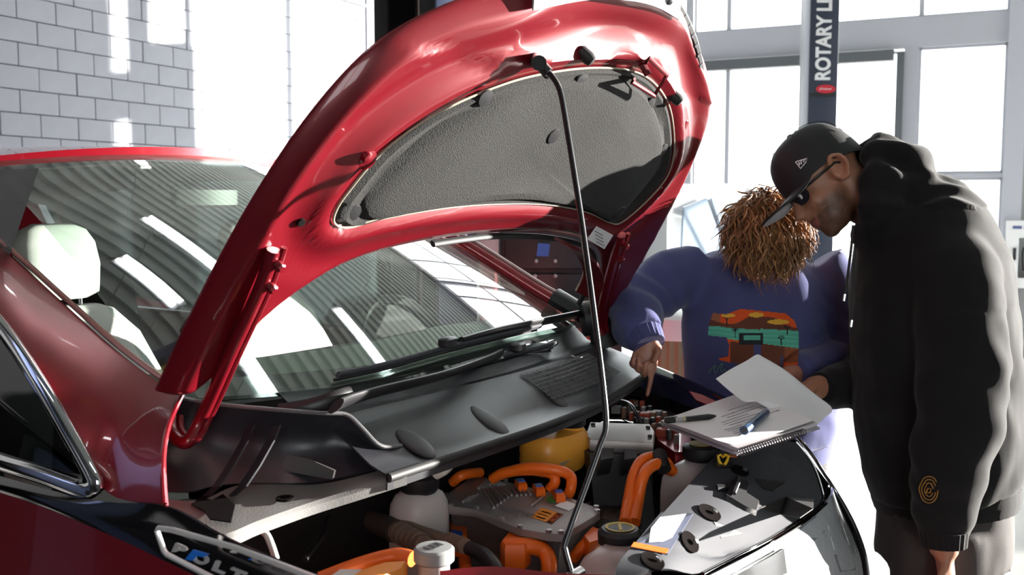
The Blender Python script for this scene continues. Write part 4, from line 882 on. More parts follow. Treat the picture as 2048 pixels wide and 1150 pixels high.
# the hood gathered round the neck
hood_ring = cat([dep(1738, 440, 2.49), dep(1742, 350, 2.49), dep(1752, 300, 2.55), dep(1760, 288, 2.62), dep(1752, 300, 2.70), dep(1742, 350, 2.74), dep(1736, 430, 2.72), dep(1728, 470, 2.61)], 5, True)
H += [ell(dep(1770, 400, 2.50), (.055, .05, .10), frame3(RT, UP)), ell(dep(1770, 400, 2.70), (.055, .05, .10), frame3(RT, UP))]
H.append(tube(hood_ring+[hood_ring[0]], [(.030+.006*math.sin(i*.9)) for i in range(len(hood_ring)+1)], 14))
H += [ell(dep(1785, 318, 2.6), (.095, .125, .045), frame3(RT-UP*.25, UP)), ell(dep(1825, 352, 2.58), (.060, .10, .040), frame3(RT-UP*.5, UP)), ell(dep(1790, 372, 2.6), (.105, .125, .06), frame3(RT-UP*.4, UP)), ell(dep(1838, 335, 2.56), (.035, .06, .016), frame3(RT-UP*.1, UP)), ell(dep(1785, 400, 2.6), (.05, .115, .095), frame3(RT, UP)), ell(dep(1775, 445, 2.6), (.06, .11, .06), frame3(RT, UP))]
hm = remesh(join(*H), .0085, 7)
ela, elb = dep(1925, 800, 2.34), dep(1890, 1000, 2.34)
def hood_f(co, n_):
    a = .0035*noise.noise(co*9)+.0025*noise.noise(co*19)
    k = math.exp(-((co-ela).length/.14)**2)+.8*math.exp(-((co-elb).length/.12)**2)
    a += k*.004*math.sin(co.z*47+co.dot(RT)*38+7*noise.noise(co*5))
    q = (co-dep(1875, 760, 2.6)); a += .004*math.sin(co.z*17+co.dot(RT)*30+6*noise.noise(co*4))*(1 if co.z < 1.2 else .5)
    if co.z > 1.44: a += .006*math.sin(co.dot(FW)*60+co.dot(UP)*55+3*noise.noise(co*8))
    return a
displace(hm, hood_f)
hoodie = link('hooded_sweatshirt', hm, HOODIE, man, 'black hooded sweatshirt with a gold sleeve emblem')
# carve nothing: the hem band and cuffs are ribbed knit
def ribband(name, pts, rad, par, m, n_=40, depth=.0025):
    t = tube(pts, rad, n_*2, ref=FW); v, f = t
    nn_ = n_*2
    for i, p in enumerate(v):
        c = sum(v[(i//nn_)*nn_:(i//nn_)*nn_+nn_], V())/nn_
        if i % 2: v[i] = p+(c-p).normalized()*depth
    return ob(name, (v, f), m, par)
ribband('hem_band', [dep(1886, 972, 2.6), dep(1888, 992, 2.6), dep(1890, 1012, 2.6)], [(.205, .180), (.203, .178), (.196, .172)], hoodie, HOODIE)
ribband('cuff', [dep(1887, 1060, 2.34), dep(1888, 1092, 2.34)], [(.056, .056), (.051, .051)], hoodie, HOODIE, 24)
for pts in ([(1706, 452, 2.47), (1703, 490, 2.44), (1697, 540, 2.44), (1690, 588, 2.44)], [(1712, 462, 2.74), (1708, 520, 2.44), (1706, 580, 2.42), (1704, 640, 2.40)]):
    dsr = ob('drawstring', tube(cat([dep(*q) for q in pts], 5), .0035, 8), mat('cord_black', (.02, .02, .02), .7), hoodie); ob('cord_tip', tube([dep(*pts[-1]), dep(pts[-1][0]-2, pts[-1][1]+14, pts[-1][2])], .0045, 8), STEEL, dsr)
# sleeve emblem: projected onto the cloth
hb_ = bvh(hm)
def onto(tree, px, py, off=.002):
    h = tree.ray_cast(CP, ray(px, py).normalized())
    return (h[0]-ray(px, py).normalized()*off) if h[0] is not None else dep(px, py, 2.3)
GOLD = mat('emblem_gold', (.30, .14, .022), .6)
for r1, r2, ph in ((20, 25, 0), (15, 19, .2), (9, 12, .4)):
    ob('emblem_ring', tube([onto(hb_, 1858+r1*math.cos(a)*(.9 if a < 3 else 1), 981+r2*math.sin(a)-(3 if math.sin(a) < -.8 else 0), .003) for a in [2*math.pi*k/26+ph for k in range(24)]], .0015, 6), GOLD, hoodie)
ob('emblem_mark', tube([onto(hb_, x, y, .003) for x, y in ((1852, 986), (1856, 976), (1862, 978), (1860, 986), (1853, 984))], .0018, 6), GOLD, hoodie)
# trousers
PANTS = mat('dark_trousers', (.045, .038, .036), .85, bump=.1, bscale=500)
pl = [tube([dep(1886, 985, 2.6), dep(1884, 1120, 2.6)], [(.185, .165), (.19, .165)], 24, ref=FW)]
for h_, f_ in ((hipN, ftN), (hipF, ftF)): pl.append(tube([h_+V((0, 0, .08)), h_+V((0, 0, -.1)), h_.lerp(f_, .5)+V((-.03, .04, 0)), f_+V((0, 0, .04))], [.118, .115, .09, .075], 20))
pm = displace(remesh(join(*pl), .012, 4), folds(.012, 7, 3, (1, 1, .6)))
link('trousers', pm, PANTS, man)
SHOEM = mat('shoe_black', (.02, .02, .02), .6)
shoe(ftN, -RT, man, SHOEM); shoe(ftF, -RT, man, SHOEM)
# cap
CAPM = mat('cap_black', (.014, .015, .017), .75, bump=.08, bscale=900)
def CL(x, y, z): return Cm+Mm@V((x*sm, y*sm, z*sm))
rows = []
for i in range(15):
    th = math.pi/2*i/14*1.0
    rows.append([CL(-.008+.112*math.cos(a)*math.sin(th)**.85, .090*math.sin(a)*math.sin(th)**.85, .035+(-.012-.030*(math.cos(a) < 0)*(-math.cos(a)))*(i/14)**3+.108*math.cos(th)**.72) for a in [2*math.pi*k/48 for k in range(49)]])
cap = ob('baseball_cap', thick(grid(rows), .004), CAPM, man, 'black flat brimmed cap with small white side logo')
bw_ = []
for j in range(13):
    a = math.radians(-58+116*j/12); e0 = V((-.008+.110*math.cos(a), .088*math.sin(a), .026)); ext = .088*math.cos(a*.95)**.8+.004
    bw_.append([CL(e0.x+ext*t, e0.y*(1+.08*t), .026-.012*t-.10*(e0.y**2)*8*t-.004*math.sin(t*3)) for t in (0, .25, .5, .75, .92, 1.0)])
br = ob('brim', thick(grid(bw_), .005), CAPM, cap)
ob('brim_underside', grid([[p-(Mm@V((0, 0, .006)))*1.0 for p in r_] for r_ in bw_]), mat('underbrim_grey', (.38, .36, .38), .8), cap)
ob('button', ell(CL(-.008, 0, .145), (.008, .008, .004), Mm), CAPM, cap)
cb_ = bvh(cap.data)
LOGO = mat('logo_white', (.75, .74, .76), .7)
def capstroke(pts): return tube([onto(cb_, x, y, .0025) for x, y in pts], .0016, 6)
ob('side_logo', join(capstroke([(1591, 324), (1614, 317), (1612, 324), (1601, 337), (1591, 324)]), capstroke([(1597, 325), (1599, 331)]), capstroke([(1597, 325), (1603, 328)]), capstroke([(1602, 321), (1603, 328)]), capstroke([(1606, 321), (1610, 320)]), capstroke([(1606, 324), (1609, 323)])), LOGO, cap)
for a in range(6):
    ph = math.pi/3*a+.3
    ob('seam', tube([CL(-.008+.1135*math.cos(ph)*math.sin(t)**.85, .0915*math.sin(ph)*math.sin(t)**.85, .036+.109*math.cos(t)**.72) for t in [math.pi/2*k/12*.9 for k in range(1, 13)]], .001, 5), mat('seam_grey', (.03, .03, .032), .8), cap)
# sunglasses
sg = []
fr_ = [CL(.104, 0, .012)]
SG = mat('sunglass_black', (.008, .008, .009), .3, 0, 0)
for q in (1, -1):
    lens = [CL(.098-.020*abs(y)/.06, q*(.033+.028*math.cos(a)), .002+.019*math.sin(a)) for a in [2*math.pi*k/18 for k in range(18)] for y in (abs(.033+.028*math.cos(a)),)]
    sg.append(prism(lens, Mm@V((.004, 0, 0))))
gl = ob('sunglasses', join(sg[0], sg[1], tube([CL(.1, .012, .010), CL(.104, 0, .012), CL(.1, -.012, .010)], .003, 8)), SG, man)
for q in (1, -1): ob('temple', tube([CL(.080, q*.062, .010), CL(.05, q*.078, .010), CL(-.01, q*.084, .012), CL(-.02, q*.084, .004)], .0035, 8), SG, gl)

# ---------------- the youth in the blue sweatshirt
SKB = (.42, .19, .125)
Cb = dep(1526, 478, 2.87); fb2 = (-UP*.80-FW*.52-RT*.28).normalized(); ub2 = (-FW*.80+UP*.55+RT*.02)
Mb = frame3(fb2, ub2); sb = .98
P = head(Cb, Mb, sb)
P.append(tube([dep(1526, 470, 2.93), dep(1522, 500, 3.0), dep(1518, 560, 3.05)], [.056, .058, .07], 16))
P.append(tube([dep(1518, 530, 3.02), dep(1515, 640, 3.06), dep(1520, 860, 3.12), dep(1520, 930, 3.14)], [(.15, .09), (.17, .10), (.15, .10), (.15, .10)], 18, ref=RT))
P.append(tube([dep(1365, 535, 3.03), dep(1290, 590, 2.95), dep(1270, 630, 2.88), dep(1290, 668, 2.79), dep(1297, 682, 2.76)], [.05, .045, .042, .034, .028], 14))
P.append(tube([dep(1645, 550, 3.04), dep(1690, 700, 3.02), dep(1620, 745, 2.88), dep(1570, 752, 2.83)], [.05, .045, .036, .028], 14))
P += hand(dep(1298, 676, 2.765), -UP*.95-RT*.22-FW*.1, -RT*.75-FW*.3-UP*.1, FW*-.15+RT*.9, [(2, 4, 3), (55, 75, 45), (62, 80, 45), (66, 80, 45)], ((.45, .1, 1.0), (.75, -.1, .6)), 1.0)
P += hand(dep(1580, 752, 2.84), -RT*.9-UP*.2-FW*.2, -UP, -FW, [(20, 30, 20)]*4, ((.7, .6, .4), (.9, .2, .2)), 1.0)
hb1, hb2 = dep(1470, 930, 3.14), dep(1580, 930, 3.14)
f1, f2 = V((hb1.x+.12, hb1.y+.08, FZ)), V((hb2.x+.12, hb2.y+.06, FZ))
for h_, f_ in ((hb1, f1), (hb2, f2)):
    P.append(tube([h_+V((0, 0, .06)), h_.lerp(f_, .5), f_+V((0, 0, .07))], [.075, .05, .04], 14)); P.append(tube([f_+V((0, 0, .05)), f_-FW*.1+V((0, 0, .18-.15))], [.04, .03], 10))
me = remesh(join(*P), .0058, 3)
paint(me, lambda co, n_: tuple(V(SKB)*(1+.12*noise.noise(co*30)) if (co-Cb).length > .09 else V((.52, .20, .15))))
boy = tag(link('person', me, SKINM), 'curly haired youth in blue printed sweatshirt pointing into the engine bay', 'person')
eyes(Cb, Mb, sb, boy, (.1, .15, .2))
SWEAT = mat('blue_fleece', (.075, .082, .205), .9, spec=.2, bump=.12, bscale=700, sheen=.25)
H = [tube([dep(1520, 498, 3.0), dep(1518, 520, 3.01), dep(1512, 555, 3.02), dep(1515, 640, 3.04), dep(1520, 760, 3.08), dep(1520, 850, 3.10), dep(1520, 885, 3.11)], [(.09, .08), (.165, .115), (.215, .135), (.235, .15), (.235, .155), (.235, .155), (.225, .15)], 32, ref=RT),
     tube([dep(1400, 540, 3.03), dep(1340, 560, 3.0), dep(1288, 594, 2.95), dep(1268, 625, 2.88), dep(1276, 655, 2.81), dep(1290, 672, 2.77)], [.085, .092, .090, .084, .074, .062], 24),
     tube([dep(1634, 525, 3.04), dep(1662, 570, 3.04), dep(1690, 700, 3.02), dep(1650, 735, 2.93), dep(1590, 752, 2.85)], [.085, .092, .085, .072, .058], 24)]
bmh = remesh(join(*H), .0085, 7)
e1_, e2_ = dep(1272, 630, 2.88), dep(1680, 710, 3.0)
def boy_f(co, n_):
    k = math.exp(-((co-e1_).length/.15)**2)+math.exp(-((co-e2_).length/.16)**2)
    return .003*noise.noise(co*10)+k*.007*math.sin(co.dot(UP)*75+co.dot(RT)*50+6*noise.noise(co*6))+.0022*math.sin(co.dot(RT)*48+2.5*noise.noise(co*4))*(1 if co.dot(RT) < 2.2 else .6)
displace(bmh, boy_f)
sweat = link('sweatshirt', bmh, SWEAT, boy, 'blue sweatshirt with an orange and teal beach print')
ribband('cuff', [dep(1288, 668, 2.78), dep(1299, 690, 2.755)], [(.054, .054), (.046, .046)], sweat, SWEAT, 24)
ribband('hem_band', [dep(1520, 880, 3.11), dep(1520, 915, 3.12)], [(.155, .225), (.148, .215)], sweat, SWEAT, 40)
ob('collar', tube([dep(1520+48*math.cos(a), 512+14*math.sin(a), 3.0-.07*math.sin(a)) for a in [2*math.pi*k/20 for k in range(21)]], .012, 10), SWEAT, sweat)
# beach print, laid over the cloth
sb_ = bvh(bmh)
def inside(pt, poly):
    x, y = pt; c = False; j = len(poly)-1
    for i in range(len(poly)):
        xi, yi = poly[i]; xj, yj = poly[j]
        if (yi > y) != (yj > y) and x < (xj-xi)*(y-yi)/(yj-yi)+xi: c = not c
        j = i
    return c
OR, BR, TE, YE, DK, OB = lin(225, 86, 30), lin(105, 58, 40), lin(88, 178, 152), lin(232, 178, 60), lin(30, 36, 40), lin(140, 80, 48)
outline = [(1425, 625), (1452, 628), (1480, 617), (1530, 622), (1570, 626), (1588, 640), (1596, 662), (1597, 700), (1594, 735), (1572, 738), (1530, 735), (1480, 728), (1440, 720), (1436, 716), (1456, 712), (1458, 690), (1452, 674), (1415, 670), (1418, 645)]
def pcol(x, y):
    if not inside((x, y), outline): return None
    teal_t = 647+ (x-1418)*.055+(6 if 1450 < x < 1520 else 4); teal_b = 672+(x-1418)*.135
    hill = 640+7*math.sin((x-1425)*.045)-6*math.exp(-((x-1500)/18)**2)*1.2+ (8 if x > 1560 else 0)
    for cx, cy, rx, ry in ((1456, 630, 14, 4), (1512, 629, 15, 5), (1556, 643, 22, 5)):
        if ((x-cx)/rx)**2+((y-cy)/ry)**2 < 1: return YE
    for cx, cy in ((1453, 634), (1470, 658), (1574, 652), (1562, 674)):
        if (x-cx)**2/49+(y-cy)**2/16 < 1 and (math.sin(math.atan2(y-cy, x-cx)*7) > -.2): return DK
        if abs(x-cx) < 1.0 and cy < y < cy+16: return DK
    if 1477 < x < 1526 and 666 < y < 688 and (y > 680 or y < 670 or x < 1486 or x > 1520): return DK
    if y > teal_b:
        if 1506 < x < 1522 or (1560 < x < 1566 and y > 712): return None
        return OR if (y < teal_b+4 and x < 1490) or y > 724-(1597-x)*.02 and x > 1560 or (x < 1460) else (OB if x > 1568 else BR)
    if y > teal_t: return TE if abs((y-teal_t) % 9-4) > .8 else tuple(c*1.35 for c in TE)
    if y > hill: return BR
    return OR if x > 1440 else lin(160, 100, 70)
vs, fcs, cols_ = [], [], []
NX, NY = 140, 84
pts_ = {}
for j in range(NY):
    for i in range(NX):
        x, y = 1412+i*(188/NX), 612+j*(130/NY)
        c = pcol(x, y)
        if c is None: continue
        b0 = len(vs)
        for dx, dy in ((0, 0), (1, 0), (1, 1), (0, 1)):
            key = (i+dx, j+dy)
            if key not in pts_: pts_[key] = onto(sb_, 1412+(i+dx)*(188/NX), 612+(j+dy)*(130/NY), .0022)
            vs.append(pts_[key])
        fcs.append((b0, b0+1, b0+2, b0+3)); cols_.append(c)
pme = bpy.data.meshes.new('print'); pme.from_pydata([tuple(v) for v in vs], [], fcs); pme.update()
ca = pme.color_attributes.new('Col', 'FLOAT_COLOR', 'POINT')
for k, c in enumerate(cols_):
    for q in range(4): ca.data[4*k+q].color = (*c, 1)
link('beach_print', pme, mat('print_ink', (.5, .5, .5), .85, attr=True), sweat, 'orange, brown and teal palm beach print')
SCR = mat('script_teal', (.10, .22, .20), .8)
for st in ([(1418, 746), (1424, 736), (1431, 730), (1428, 740), (1432, 746), (1438, 734), (1445, 727), (1442, 738), (1444, 744), (1450, 738), (1453, 744), (1460, 738)], [(1562, 742), (1570, 736), (1580, 732)]):
    ob('script_stroke', tube(cat([onto(sb_, x, y, .002) for x, y in st], 4), .0018, 6), SCR, sweat)
BP = mat('black_trousers', (.016, .016, .017), .8)
pl = [tube([dep(1520, 880, 3.11), dep(1522, 950, 3.14)], [(.20, .135), (.20, .135)], 24, ref=RT)]
for h_, f_ in ((hb1, f1), (hb2, f2)): pl.append(tube([h_+V((0, 0, .08)), h_.lerp(f_, .5), f_+V((0, 0, .04))], [.105, .085, .07], 20))
link('trousers', displace(remesh(join(*pl), .012, 4), folds(.01, 8, 1)), BP, boy)
shoe(f1, -FW, boy, SHOEM); shoe(f2, -FW, boy, SHOEM)
# hair: scalp shell plus several hundred curved locks in one mesh
HAIRM = mat('curly_hair', (.2, .09, .04), .42, attr=True, spec=.4)
hs = [ell(Cb+Mb@V((-.012, 0, .045)), (.100, .088, .092), Mb, 24, 16)]
hcols = [(.12, .05, .02)]*len(hs[0][0])
rnd = random.Random(11)
down = -UP
for k in range(2400):
    a = rnd.uniform(0, 2*math.pi); zc = rnd.uniform(-.55, 1.0); rr_ = math.sqrt(1-zc*zc)
    l = V((rr_*math.cos(a), rr_*math.sin(a), zc))
    if l.x > .55 and l.z < .0: continue
    if l.x > .42 and l.z < .22: continue
    n_ = (Mb@l).normalized(); p = Cb+Mb@V((-.012+.099*l.x, .087*l.y, .045+.091*l.z))
    g = (down-n_*down.dot(n_)); flow = (g*.9+(Mb@V((.6, 0, 0)))+V((rnd.gauss(0, .35), rnd.gauss(0, .35), rnd.gauss(0, .35)))); flow = (flow-n_*flow.dot(n_)*.6).normalized()
    Ln = rnd.uniform(.06, .12); ph = rnd.uniform(0, 6.28); side = n_.cross(flow).normalized(); pts = []
    cur = p-n_*.003
    for s_ in range(8):
        t = s_/7; pts.append(cur+side*(.013*math.sin(ph+t*7)*t)+n_*(.009*math.cos(ph+t*7)*t))
        cur = cur+(flow*(1-.45*t)+n_*(.42*(1-t))+down*(.5*t))*(Ln/7)
    r0 = rnd.uniform(.0013, .0027)
    vf = tube(pts, [r0*(.7+.6*math.sin(math.pi*min(1, .15+q/8)))*(1 if q < 6 else .45) for q in range(8)], 5)
    hs.append(vf); b = rnd.uniform(.7, 1.7); cc_ = rnd.choice([(.21, .092, .034), (.28, .135, .052), (.14, .060, .022), (.38, .21, .09)])
    hcols += [tuple(min(1, q*b) for q in cc_)]*len(vf[0])
v_, f_ = join(*hs); hme = bpy.data.meshes.new('hair'); hme.from_pydata([tuple(q) for q in v_], [], f_); hme.update()
for p_ in hme.polygons: p_.use_smooth = True
ca = hme.color_attributes.new('Col', 'FLOAT_COLOR', 'POINT')
for i, c in enumerate(hcols): ca.data[i].color = (*c, 1)
tag(link('hair', hme, HAIRM, boy, 'tousled auburn brown curly hair'), kind='stuff')
# ================================================================ paper things on the front of the car
ZN = .957
def nb(px, py, dz=0.0): return atz(px, py, ZN+dz)
nA, nB, nC, nD = (1322, 848), (1474, 908), (1640, 855), (1500, 792)
book = tag(ob('notebook', prism([nb(*q) for q in (nA, nB, nC, nD)], (0, 0, -.004)), mat('notebook_cover', (.30, .29, .33), .5), None, smooth=False), 'open spiral notebook lying at the front corner of the car', 'notebook')
ob('page_block', prism([nb(*q, .0005) for q in ((1326, 846), (1475, 903), (1634, 852), (1500, 793))], (0, 0, .007)), mat('page_edge', (.62, .58, .60), .8), book, smooth=False)
for k in range(26):
    t = (k+.5)/26; a, b = V((1478, 906, 0)), V((1608, 864, 0)); p = a.lerp(b, t); c = nb(p.x, p.y, .003)
    e = (nb(1608, 864)-nb(1478, 906)).normalized(); q = V((0, 0, 1)).cross(e)
    ob('coil', tube([c+q*(.007*math.cos(x))+V((0, 0, .007*math.sin(x)))+e*(.0008*x) for x in [2*math.pi*j/10 for j in range(11)]], .0011, 5), mat('coil_dark', (.06, .05, .05), .4, .3), book)
# loose printed sheet on top
def sheet(name, cor, nu, nv, fn, m, label=None, catg=None, par=None, th=.0006):
    (a, b, c, d) = cor; rows = []
    for j in range(nv+1):
        v = j/nv; rows.append([fn(a.lerp(b, i/nu).lerp(d.lerp(c, i/nu), v), i/nu, v) for i in range(nu+1)])
    o = ob(name, thick(grid(rows), th), m, par)
    if label: tag(o, label, catg)
    return o, rows
cor = [nb(1321, 843, .011), nb(1468, 898, .011), nb(1628, 842, .011), nb(1486, 785, .011)]
pg, prow = sheet('printed_sheet', cor, 16, 16, lambda p, u, v: p+V((0, 0, .004*math.sin(3*u)*(1-v)+.010*max(0, u-.8)*5*max(0, .35-v)*1.5+.002)), PAPER, 'loose printed white sheet lying on the notebook under two pens', 'paper')
INK = mat('print_ink_dark', (.14, .13, .20), .8)
def bil(u, v):
    return cor[0].lerp(cor[1], u).lerp(cor[3].lerp(cor[2], u), v)+V((0, 0, .0028+.004*math.sin(3*u)*(1-v)))
def tline(u, v0, v1): 
    k = 8; return tube([bil(u, v0+(v1-v0)*i/k) for i in range(k+1)], [(.0003, .0011)]*(k+1), 4, ref=(0, 0, 1))
for i, (u, v0, v1) in enumerate([(.30, .55, .85), (.38, .40, .80), (.44, .42, .88), (.50, .30, .62), (.55, .28, .75), (.60, .30, .58), (.66, .20, .40), (.70, .20, .52), (.74, .22, .50), (.78, .20, .45), (.82, .22, .36), (.48, .80, .95), (.62, .72, .92)]):
    ob('text_line', tline(u, v0, v1), INK, pg)
# pages lifted by the man's hand
la = [dep(1432, 757, 2.36), dep(1462, 738, 2.41), dep(1492, 722, 2.45), dep(1514, 709, 2.48), dep(1526, 714, 2.49)]
lb_ = [dep(1458, 780, 2.34), dep(1500, 764, 2.40), dep(1540, 752, 2.45), dep(1572, 742, 2.48), dep(1590, 764, 2.50)]
lc_ = [dep(1488, 802, 2.31), dep(1536, 798, 2.36), dep(1580, 796, 2.42), dep(1630, 800, 2.47), dep(1662, 813, 2.47)]
ld_ = [dep(1506, 800, 2.33), dep(1550, 812, 2.35), dep(1592, 820, 2.38), dep(1630, 832, 2.42), dep(1648, 836, 2.43)]
le_ = [dep(1530, 812, 2.33), dep(1560, 826, 2.34), dep(1596, 838, 2.36), dep(1622, 846, 2.38), dep(1634, 850, 2.40)]
cols_g = [cat([la[i], lb_[i], lc_[i], ld_[i], le_[i]], 5) for i in range(5)]
rows = [cat([c[j] for c in cols_g], 5) for j in range(len(cols_g[0]))]
tag(ob('lifted_pages', thick(grid(rows), .0012), PAPER), "white pages turned up in the man's hand above the notebook", 'paper')
# pens
a, b = bil(.1, .02)+V((0, 0, .006)), bil(.30, .52)+V((0, 0, .006))
a, b = atz(1330, 842, ZN+.022), atz(1432, 832, ZN+.022); d = (b-a).normalized()
pen = tag(ob('ballpoint_pen', tube([a+d*.02, a+d*.05], .0055, 12), mat('pen_clear', (.35, .34, .33), .3)), 'black ballpoint pen lying on the printed sheet', 'pen')
ob('cap', tube([a, a+d*.004, a+d*.024], [.004, .006, .006], 12), BLK, pen); ob('barrel', tube([a+d*.048, b-d*.02, b-d*.006, b], [.0058, .0066, .004, .0015], 12), BLK, pen); ob('clip', box(a+d*.015+V((0, 0, .007)), (.03, .003, .002), frame3(d)), BLK, pen); ob('band', tube([a+d*.044, a+d*.05], .0061, 12), mat('band_tan', (.4, .33, .2), .4), pen)
a, b = atz(1488, 861, ZN+.026), atz(1533, 824, ZN+.024); d = (b-a).normalized()
BLUEM = mat('marker_blue', (.015, .05, .12), .4)
mk = tag(ob('marker', tube([a, a+d*.002, a+d*.055], [.009, .0098, .0098], 14), BLUEM), 'thick blue marker lying across the printed sheet', 'marker pen')
ob('barrel', tube([a+d*.055, b-d*.006, b], [.0088, .0088, .007], 14), BLUEM, mk); ob('clip', box(a+d*.04+V((.008, -.004, .006)), (.04, .004, .003), frame3(d)), BLUEM, mk); ob('end_plug', tube([a-d*.0006, a+d*.001], .006, 14), BLK, mk)

# ================================================================ workshop behind
BLUE = mat('lift_blue', (.10, .13, .26), .45); LIFTBK = mat('lift_black', (.012, .012, .013), .5); DKBLUE = mat('lift_dark_blue', (.025, .034, .06), .5)
def lift_post(x, y, sx, label):
    t = empty('lift_post', (x, y, FZ), label, 'lift post', 'posts of the car lift')
    ob('web', box((x+sx*.13, y, 2.75), (.03, .36, 5.8), None, .005), LIFTBK, t)
    for s_ in (-1, 1): ob('flange', box((x, y+s_*.17, 2.75), (.26, .025, 5.8), None, .005), BLUE if s_ < 0 else LIFTBK, t)
    for s_ in (-1, 1): ob('lip', box((x-sx*.125, y+s_*.135, 2.75), (.02, .08, 5.8), None, .004), LIFTBK, t)
    for s_ in (-.06, .03): ob('cable', tube([(x, y+s_, FZ), (x, y+s_, 5.6)], .006, 8), mat('cable_tan', (.45, .38, .33), .5), t)
    ob('chain_guard', box((x+sx*.06, y+.06, 2.75), (.05, .05, 5.7), None, .005), mat('guard_brown', (.04, .03, .025), .5), t)
    ob('base_plate', box((x, y, FZ+.01), (.5, .55, .02)), LIFTBK, t); ob('carriage', box((x-sx*.06, y, .1), (.16, .28, .3), None, .01), LIFTBK, t)
    for yy in (y-.95, y+.8):
        a, b = V((x-sx*.1, y, .08)), V((x-sx*.78, yy, .08)); ar = ob('arm', tube([a, b], [(.045, .05), (.035, .04)], 8, ref=(0, 0, 1)), LIFTBK, t)
        ob('pad', lathe([(.03, 0), (.055, .10), (.06, .13), (.06, .162)], b, (0, 0, 1), 16), RUB, ar)
lift_post(1.63, 2.52, 1, 'black lift post standing right behind the raised bonnet'); lift_post(-1.66, 2.52, -1, 'black lift post on the near side of the car, left of view')
ov = empty('lift_crossbeam', (0, 2.52, 5.6), 'overhead beam joining the two black lift posts', 'lift beam')
ob('beam', box((0, 2.52, 5.74), (3.66, .2, .16), None, .01), BLUE, ov); ob('stop_bar', tube([(-1.4, 2.4, 5.55), (1.4, 2.4, 5.55)], .04, 12), mat('pad_yellow', (.75, .55, .03), .6), ov)
for x in (-1.2, 1.2): ob('bar_bracket', box((x, 2.44, 5.61), (.04, .12, .14)), LIFTBK, ov)
# far lift post with lettering
dR = 8.3; c = dep(1632, 400, dR); YM = Matrix.Rotation(YAW-math.pi/2, 3, 'Z'); fr2 = V((-math.cos(YAW), -math.sin(YAW), 0))
rl = empty('lift_post', (c.x, c.y, FZ), 'dark blue lift post with white vertical lettering behind the cap', 'lift post', 'posts of the car lift')
ob('column', box((c.x, c.y, 2.4), (.24, .22, 5.1), YM, .012), DKBLUE, rl)
ob('column_back', box((c.x+.05, c.y+.05, 2.3), (.20, .26, 4.9), YM, .01), LIFTBK, rl); ob('base_plate', box((c.x, c.y, FZ+.01), (.5, .5, .02), YM), LIFTBK, rl)
ob('collar_plate', box(V((c.x, c.y, 2.31))+fr2*.112, (.2, .006, .03), YM), LIFTBK, rl)
tm = text_mesh('ROTARY LIFT', .165, .002)
zb = c.z+ (400-168)/FPX*dR
ox = c + fr2*.114 + RT*.048; 
for v in tm.vertices:
    p = v.co.copy(); v.co = V((ox.x, ox.y, zb)) + V((0, 0, 1))*(p.x*.80) - RT*p.y + fr2*p.z
LETTER = mat('letter_white', (.80, .80, .82), .6); link('lettering', tm, LETTER, rl)
ec = V((c.x, c.y, c.z+(400-184)/FPX*dR))+fr2*.113+RT*.02
lo = ob('oval_logo', prism([ec+RT*(.08*math.cos(a))+V((0, 0, .035*math.sin(a))) for a in [2*math.pi*k/28 for k in range(28)]], fr2*.004), mat('logo_red', (.55, .02, .04), .5), rl, smooth=False)
ob('logo_script', tube([ec+fr2*.005+RT*x+V((0, 0, z)) for x, z in ((-.05, -.008), (-.035, .012), (-.03, -.006), (-.015, .006), (-.005, -.006), (.01, .005), (.02, -.005), (.045, .003))], .003, 6), LETTER, rl)
# white SUV parked by the glazed door
sc = dep(1225, 470, 7.3); ax = (RT*.5+V((FW.x, FW.y, 0))*.86).normalized(); ay = V((-ax.y, ax.x, 0)); SV = Matrix(((ax.x, ay.x, 0), (ax.y, ay.y, 0), (0, 0, 1)))
def sv(x, y, z): return V((sc.x, sc.y, FZ))+SV@V((x, y, z))
suv = empty('parked_car', (sc.x, sc.y, FZ), 'white parked car washed out by sun behind the youth', 'car')
pf = [(-2.1, .45), (-2.15, .75), (-2.05, 1.0), (-1.2, 1.08), (-.55, 1.62), (.2, 1.72), (1.3, 1.70), (1.85, 1.5), (2.1, 1.05), (2.15, .6), (2.05, .38), (0, .3), (-1.9, .35)]
WP = mat('white_car_paint', (.82, .82, .84), .3, 0, .6)
pfc = cat([V((x, z, 0)) for x, z in pf], 5, True)
rings = [[sv(p.x, y*(1 if p.y < 1.05 else 1-.28*(p.y-1.05)/.65), p.y) for p in pfc] for y in (-.90, -.88, -.5, 0, .5, .88, .90)]
rings[0] = [sv(p.x*.98, -.86*(1 if p.y < 1.05 else 1-.28*(p.y-1.05)/.65), .5+(p.y-.5)*.97) for p in pfc]; rings[-1] = [sv(p.x*.98, .86*(1 if p.y < 1.05 else 1-.28*(p.y-1.05)/.65), .5+(p.y-.5)*.97) for p in pfc]
ob('body', loft(rings), WP, suv)
CG = mat('car_glass_pale', (.22, .28, .36), .12)
def swin(pts):
    for s_ in (-1, 1): ob('window', prism([sv(x, s_*.905*(1-.28*(z-1.05)/.65), z) for x, z in pts], SV@V((0, s_*.012, 0))), CG, suv, smooth=False)
swin([(-.95, 1.12), (-.45, 1.56), (.05, 1.62), (.05, 1.12)]); swin([(.15, 1.12), (.15, 1.62), (.95, 1.62), (.95, 1.12)]); swin([(1.05, 1.14), (1.05, 1.60), (1.45, 1.56), (1.75, 1.16)])
ob('windscreen', prism([sv(-1.16, y, 1.10) for y in (-.7, .7)]+[sv(-.60, y, 1.60) for y in (.58, -.58)], SV@V((-.012, 0, .012))), CG, suv, smooth=False)
ob('rear_window', prism([sv(1.86, y, 1.50) for y in (-.55, .55)]+[sv(2.10, y, 1.10) for y in (.65, -.65)], SV@V((.012, 0, .008))), mat('car_glass_dark', (.03, .035, .04), .1), suv, smooth=False)
